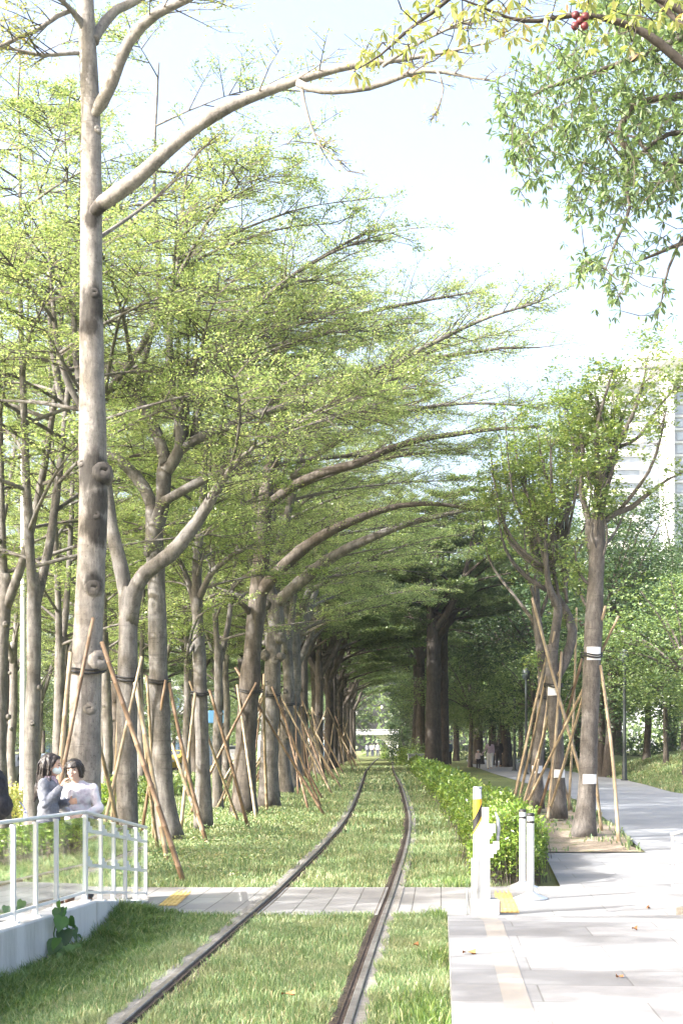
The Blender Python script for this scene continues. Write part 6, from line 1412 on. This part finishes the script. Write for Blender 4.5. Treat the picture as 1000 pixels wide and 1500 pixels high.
        for k in range(80):
            a0 = rng.uniform(1.2, 5.1); e0 = rng.uniform(.1, 1.2); u = np.array([math.cos(a0) * math.cos(e0), math.sin(a0) * math.cos(e0), math.sin(e0)])
            p0 = hp(*(np.array([-.028, 0, .034]) + u * np.array([.098, .088, .098]))); dn = .30 if hair == 'long' else .13
            p1 = p0 + R @ (u * np.array([.03, .02, 0])) - (0.01, 0, dn * rng.uniform(.4, .8)); p2 = p1 + (rng.normal(-.015, .02), rng.normal(0, .02), -dn * rng.uniform(.2, .5)); b.tube([p0, (p0 + p1) / 2 + R @ (u * np.array([.018, .018, .005])), p1, p2], [.0065, .0065, .006, .003], 6)
        fuse(b, 'hair', M['hair'], body, .005, 2, .4)
        if tm == 'coat_grey':
            b = MB(); 
            for a0 in np.linspace(0, 2 * math.pi, 13)[:-1]: ball_tube(b, d['neck'] + (math.cos(a0) * .062, math.sin(a0) * .07, -.015 - .012 * math.cos(a0)), d['neck'] + (math.cos(a0 + .5) * .062, math.sin(a0 + .5) * .07, .012), .024, .024, 8)
            ball_tube(b, d['neck'] + (.07, -.01, -.03), d['neck'] + (.095, -.02, -.16), .03, .035); fuse(b, 'scarf', M['scarf'], body, .007, 4)
            b = MB()
            for q in (-1, 1):
                V = [(.045, q * .085, .05), (.10, q * .055, -.05), (.128, q * .02, -.17), (.125, q * .075, -.08), (.05, q * .105, .0)]; V = np.array(V) + d['neck'] + (0.004, 0, -.04)
                b.add(np.concatenate([V, V - (.008, 0, 0)]), [(0, 1, 3, 4), (5, 9, 8, 6)], [(1, 2, 3), (6, 8, 7)])
            o = b.build('lapel', M['coat_grey'], None, True); o.parent = body
    return body
Z15 = .2 - .2 * (15.1 - 14) / 2.9
person((-3.10, 15.05, Z15), -.10, 1.60, 'woman with long black hair, grey coat and pale face mask, hand raised to her chin',
       dict(re=(.03, -.215, 1.07), rw=(.175, -.13, 1.25), rhd=(.3, .15, .9), rpn=(1, .6, .1), rcurl=1.0, le=(.03, .21, 1.05), lw=(.20, .10, 1.08), head=(.045, 0, 1.475), chest=(.01, 0, 1.2)),
       head_yaw=.12, head_nod=.10, top=('coat_grey', 1.0, .0), hair='long', mask=True)
person((-2.84, 15.42, Z15 - .02), -1.62, 1.57, 'woman with short black hair and white knit cardigan, arm resting on the railing',
       dict(ls=(0, .152, 1.265), le=(.05, .235, 1.04), lw=(.22, .10, .985), lhd=(.2, -1, 0), lpn=(0, 0, -1), rs=(0, -.152, 1.265), re=(.08, -.20, 1.05), rw=(.20, -.04, 1.0), rpn=(0, 0, -1), head=(.045, -.05, 1.465), neck=(.01, -.02, 1.335)),
       head_yaw=-.10, head_tilt=.10, head_nod=.06, top=('knit_white', .98, .0), hair='short')
def backpacker():
    o = person((-3.31, 12.75, .2), 2.9, 1.66, 'person in dark clothes with a black backpack, cut by the left edge of the photo', {}, top=('cloth_black', 1.08, .0), trousers='cloth_black', hair='short', shoes='cloth_black')
    b = MB(); ellip(b, (-.20, 0, 1.16), (.12, .16, .20)); ellip(b, (-.21, 0, 1.02), (.135, .165, .14)); ellip(b, (-.31, 0, 1.02), (.05, .12, .10)); fuse(b, 'backpack', M['cloth_black'], o, .010, 4)
    t = thing('plush_keychain', 'small white and blue plush charm hanging from the black backpack', 'charm', (-2.80, 12.62, 1.17))
    b = MB(); ellip(b, (-2.80, 12.62, 1.17), (.022, .02, .024)); ellip(b, (-2.80, 12.62, 1.205), (.018, .017, .017)); b.build('charm_body', M['white'], t, True)
    b = MB(); ellip(b, (-2.80, 12.61, 1.207), (.010, .019, .008)); b.tube([(-2.80, 12.62, 1.22), (-2.83, 12.66, 1.26), (-2.87, 12.69, 1.30)], [.004, .004, .004], 6); b.build('charm_face', paint('charm_blue', (.06, .09, .35)), t, True)
backpacker()
walk = dict(lk=(.10, .09, .47), la=(.16, .09, .085), rk=(.0, -.09, .46), ra=(-.20, -.09, .13))
def walker(px, py, Y, hgt, yaw, label, **kw):
    x = (px - 500) / F * Y; person((x, Y, float(gy(Y)) + .03), yaw, hgt, label, dict(walk, **kw.pop('J', {})), voxel=.014, detail=False, **kw)
walker(717, 1124, 77, 1.62, 1.45, 'woman in pale trousers with long dark hair walking away, holding a child by the hand', top=('scarf', 1.0, 0), trousers='trousers_pale', skirt=True, hair='long', J=dict(le=(.0, .26, 1.02), lw=(.04, .40, .86)))
walker(700, 1123, 77.3, 1.06, 1.5, 'small child in a pale top and hat, walking hand in hand with the woman', top=('cloth_pink', 1.06, 0), trousers='cloth_black', hat='trousers_pale', J=dict(re=(.0, -.27, 1.15), rw=(.04, -.40, 1.2)))
walker(730, 1118, 84, 1.68, 1.6, 'person in dark clothes walking just ahead of the woman with the child', top=('cloth_black', 1.05, 0), trousers='cloth_black')
walker(657, 1107, 92, 1.64, -1.5, 'person in dull blue top with a pale cap beside the three close dark trunks', top=('cloth_blue', 1.05, 0), trousers='cloth_black', hat='trousers_pale')
# small passers-by under the footbridge
for i, (px, Y, top_, lab) in enumerate(((545, 165, 'cloth_pink', 'tiny passer-by in pink left under the footbridge'), (553, 166, 'knit_white', 'tiny passer-by in white under the footbridge'), (538, 163, 'coat_grey', 'tiny passer-by in grey under the footbridge'))):
    walker(px, 0, Y, 1.65, 1.5 * (-1) ** i, lab, top=(top_, 1.05, 0), trousers='jeans')

# ================================================================== LIGHT, SKY, CAMERA
EL, AZ = math.radians(33), math.radians(242)      # azimuth clockwise from straight ahead: from the left, somewhat behind
sd = Vector((math.sin(AZ) * math.cos(EL), math.cos(AZ) * math.cos(EL), math.sin(EL)))
sun = bpy.data.lights.new('sun', 'SUN'); sun.energy = 2.95; sun.angle = math.radians(.55); sun.color = (1, .985, .965)
so = bpy.data.objects.new('sun', sun); C.objects.link(so); so.rotation_euler = sd.to_track_quat('Z', 'Y').to_euler(); so.location = (-30, 0, 40)
w = bpy.data.worlds.new('World'); bpy.context.scene.world = w; w.use_nodes = True; nt = w.node_tree; nt.nodes.clear()
sky = nt.nodes.new('ShaderNodeTexSky'); sky.sky_type = 'NISHITA'; sky.sun_disc = False; sky.sun_elevation = EL; sky.sun_rotation = AZ; sky.air_density = 1.0; sky.dust_density = 8.0; sky.ozone_density = 1.0; sky.altitude = 0
bg = nt.nodes.new('ShaderNodeBackground'); bg.inputs[1].default_value = .145; ow = nt.nodes.new('ShaderNodeOutputWorld'); nt.links.new(sky.outputs[0], bg.inputs[0]); nt.links.new(bg.outputs[0], ow.inputs[0])
cam = bpy.data.cameras.new('camera'); co = bpy.data.objects.new('camera', cam); C.objects.link(co); co.location = (0, 0, H); co.rotation_euler = (math.pi / 2, 0, 0)
cam.sensor_fit = 'VERTICAL'; cam.sensor_height = 36; cam.lens = F / 1500 * 36; cam.shift_y = (HOR - 750) / 1500; cam.clip_start = .1; cam.clip_end = 4000
sc = bpy.context.scene; sc.camera = co
sc.view_settings.view_transform = 'Standard'; sc.view_settings.look = 'None'; sc.view_settings.exposure = 2.32; sc.view_settings.gamma = 1
sc.cycles.max_bounces = 7; sc.cycles.diffuse_bounces = 4; sc.cycles.glossy_bounces = 3; sc.cycles.transmission_bounces = 4; sc.cycles.transparent_max_bounces = 8; sc.cycles.caustics_reflective = False; sc.cycles.caustics_refractive = False; sc.cycles.use_denoising = True
# ------------------------------------------------------------------ the hazy air of the avenue
def haze():
    b = MB(); b.box((30, 190, 62), (460, 470, 128)); o = b.build('haze', None); t = NT('haze_air'); v = t.n('ShaderNodeVolumePrincipled')
    v.inputs['Color'].default_value = (.95, .98, 1, 1); v.inputs['Density'].default_value = .0003; v.inputs['Anisotropy'].default_value = .3
    t.l(v.outputs[0], t.out.inputs[1]); o.data.materials.append(t.m); tag(o, 'pale hazy air along the avenue', None, None, 'stuff')
haze()
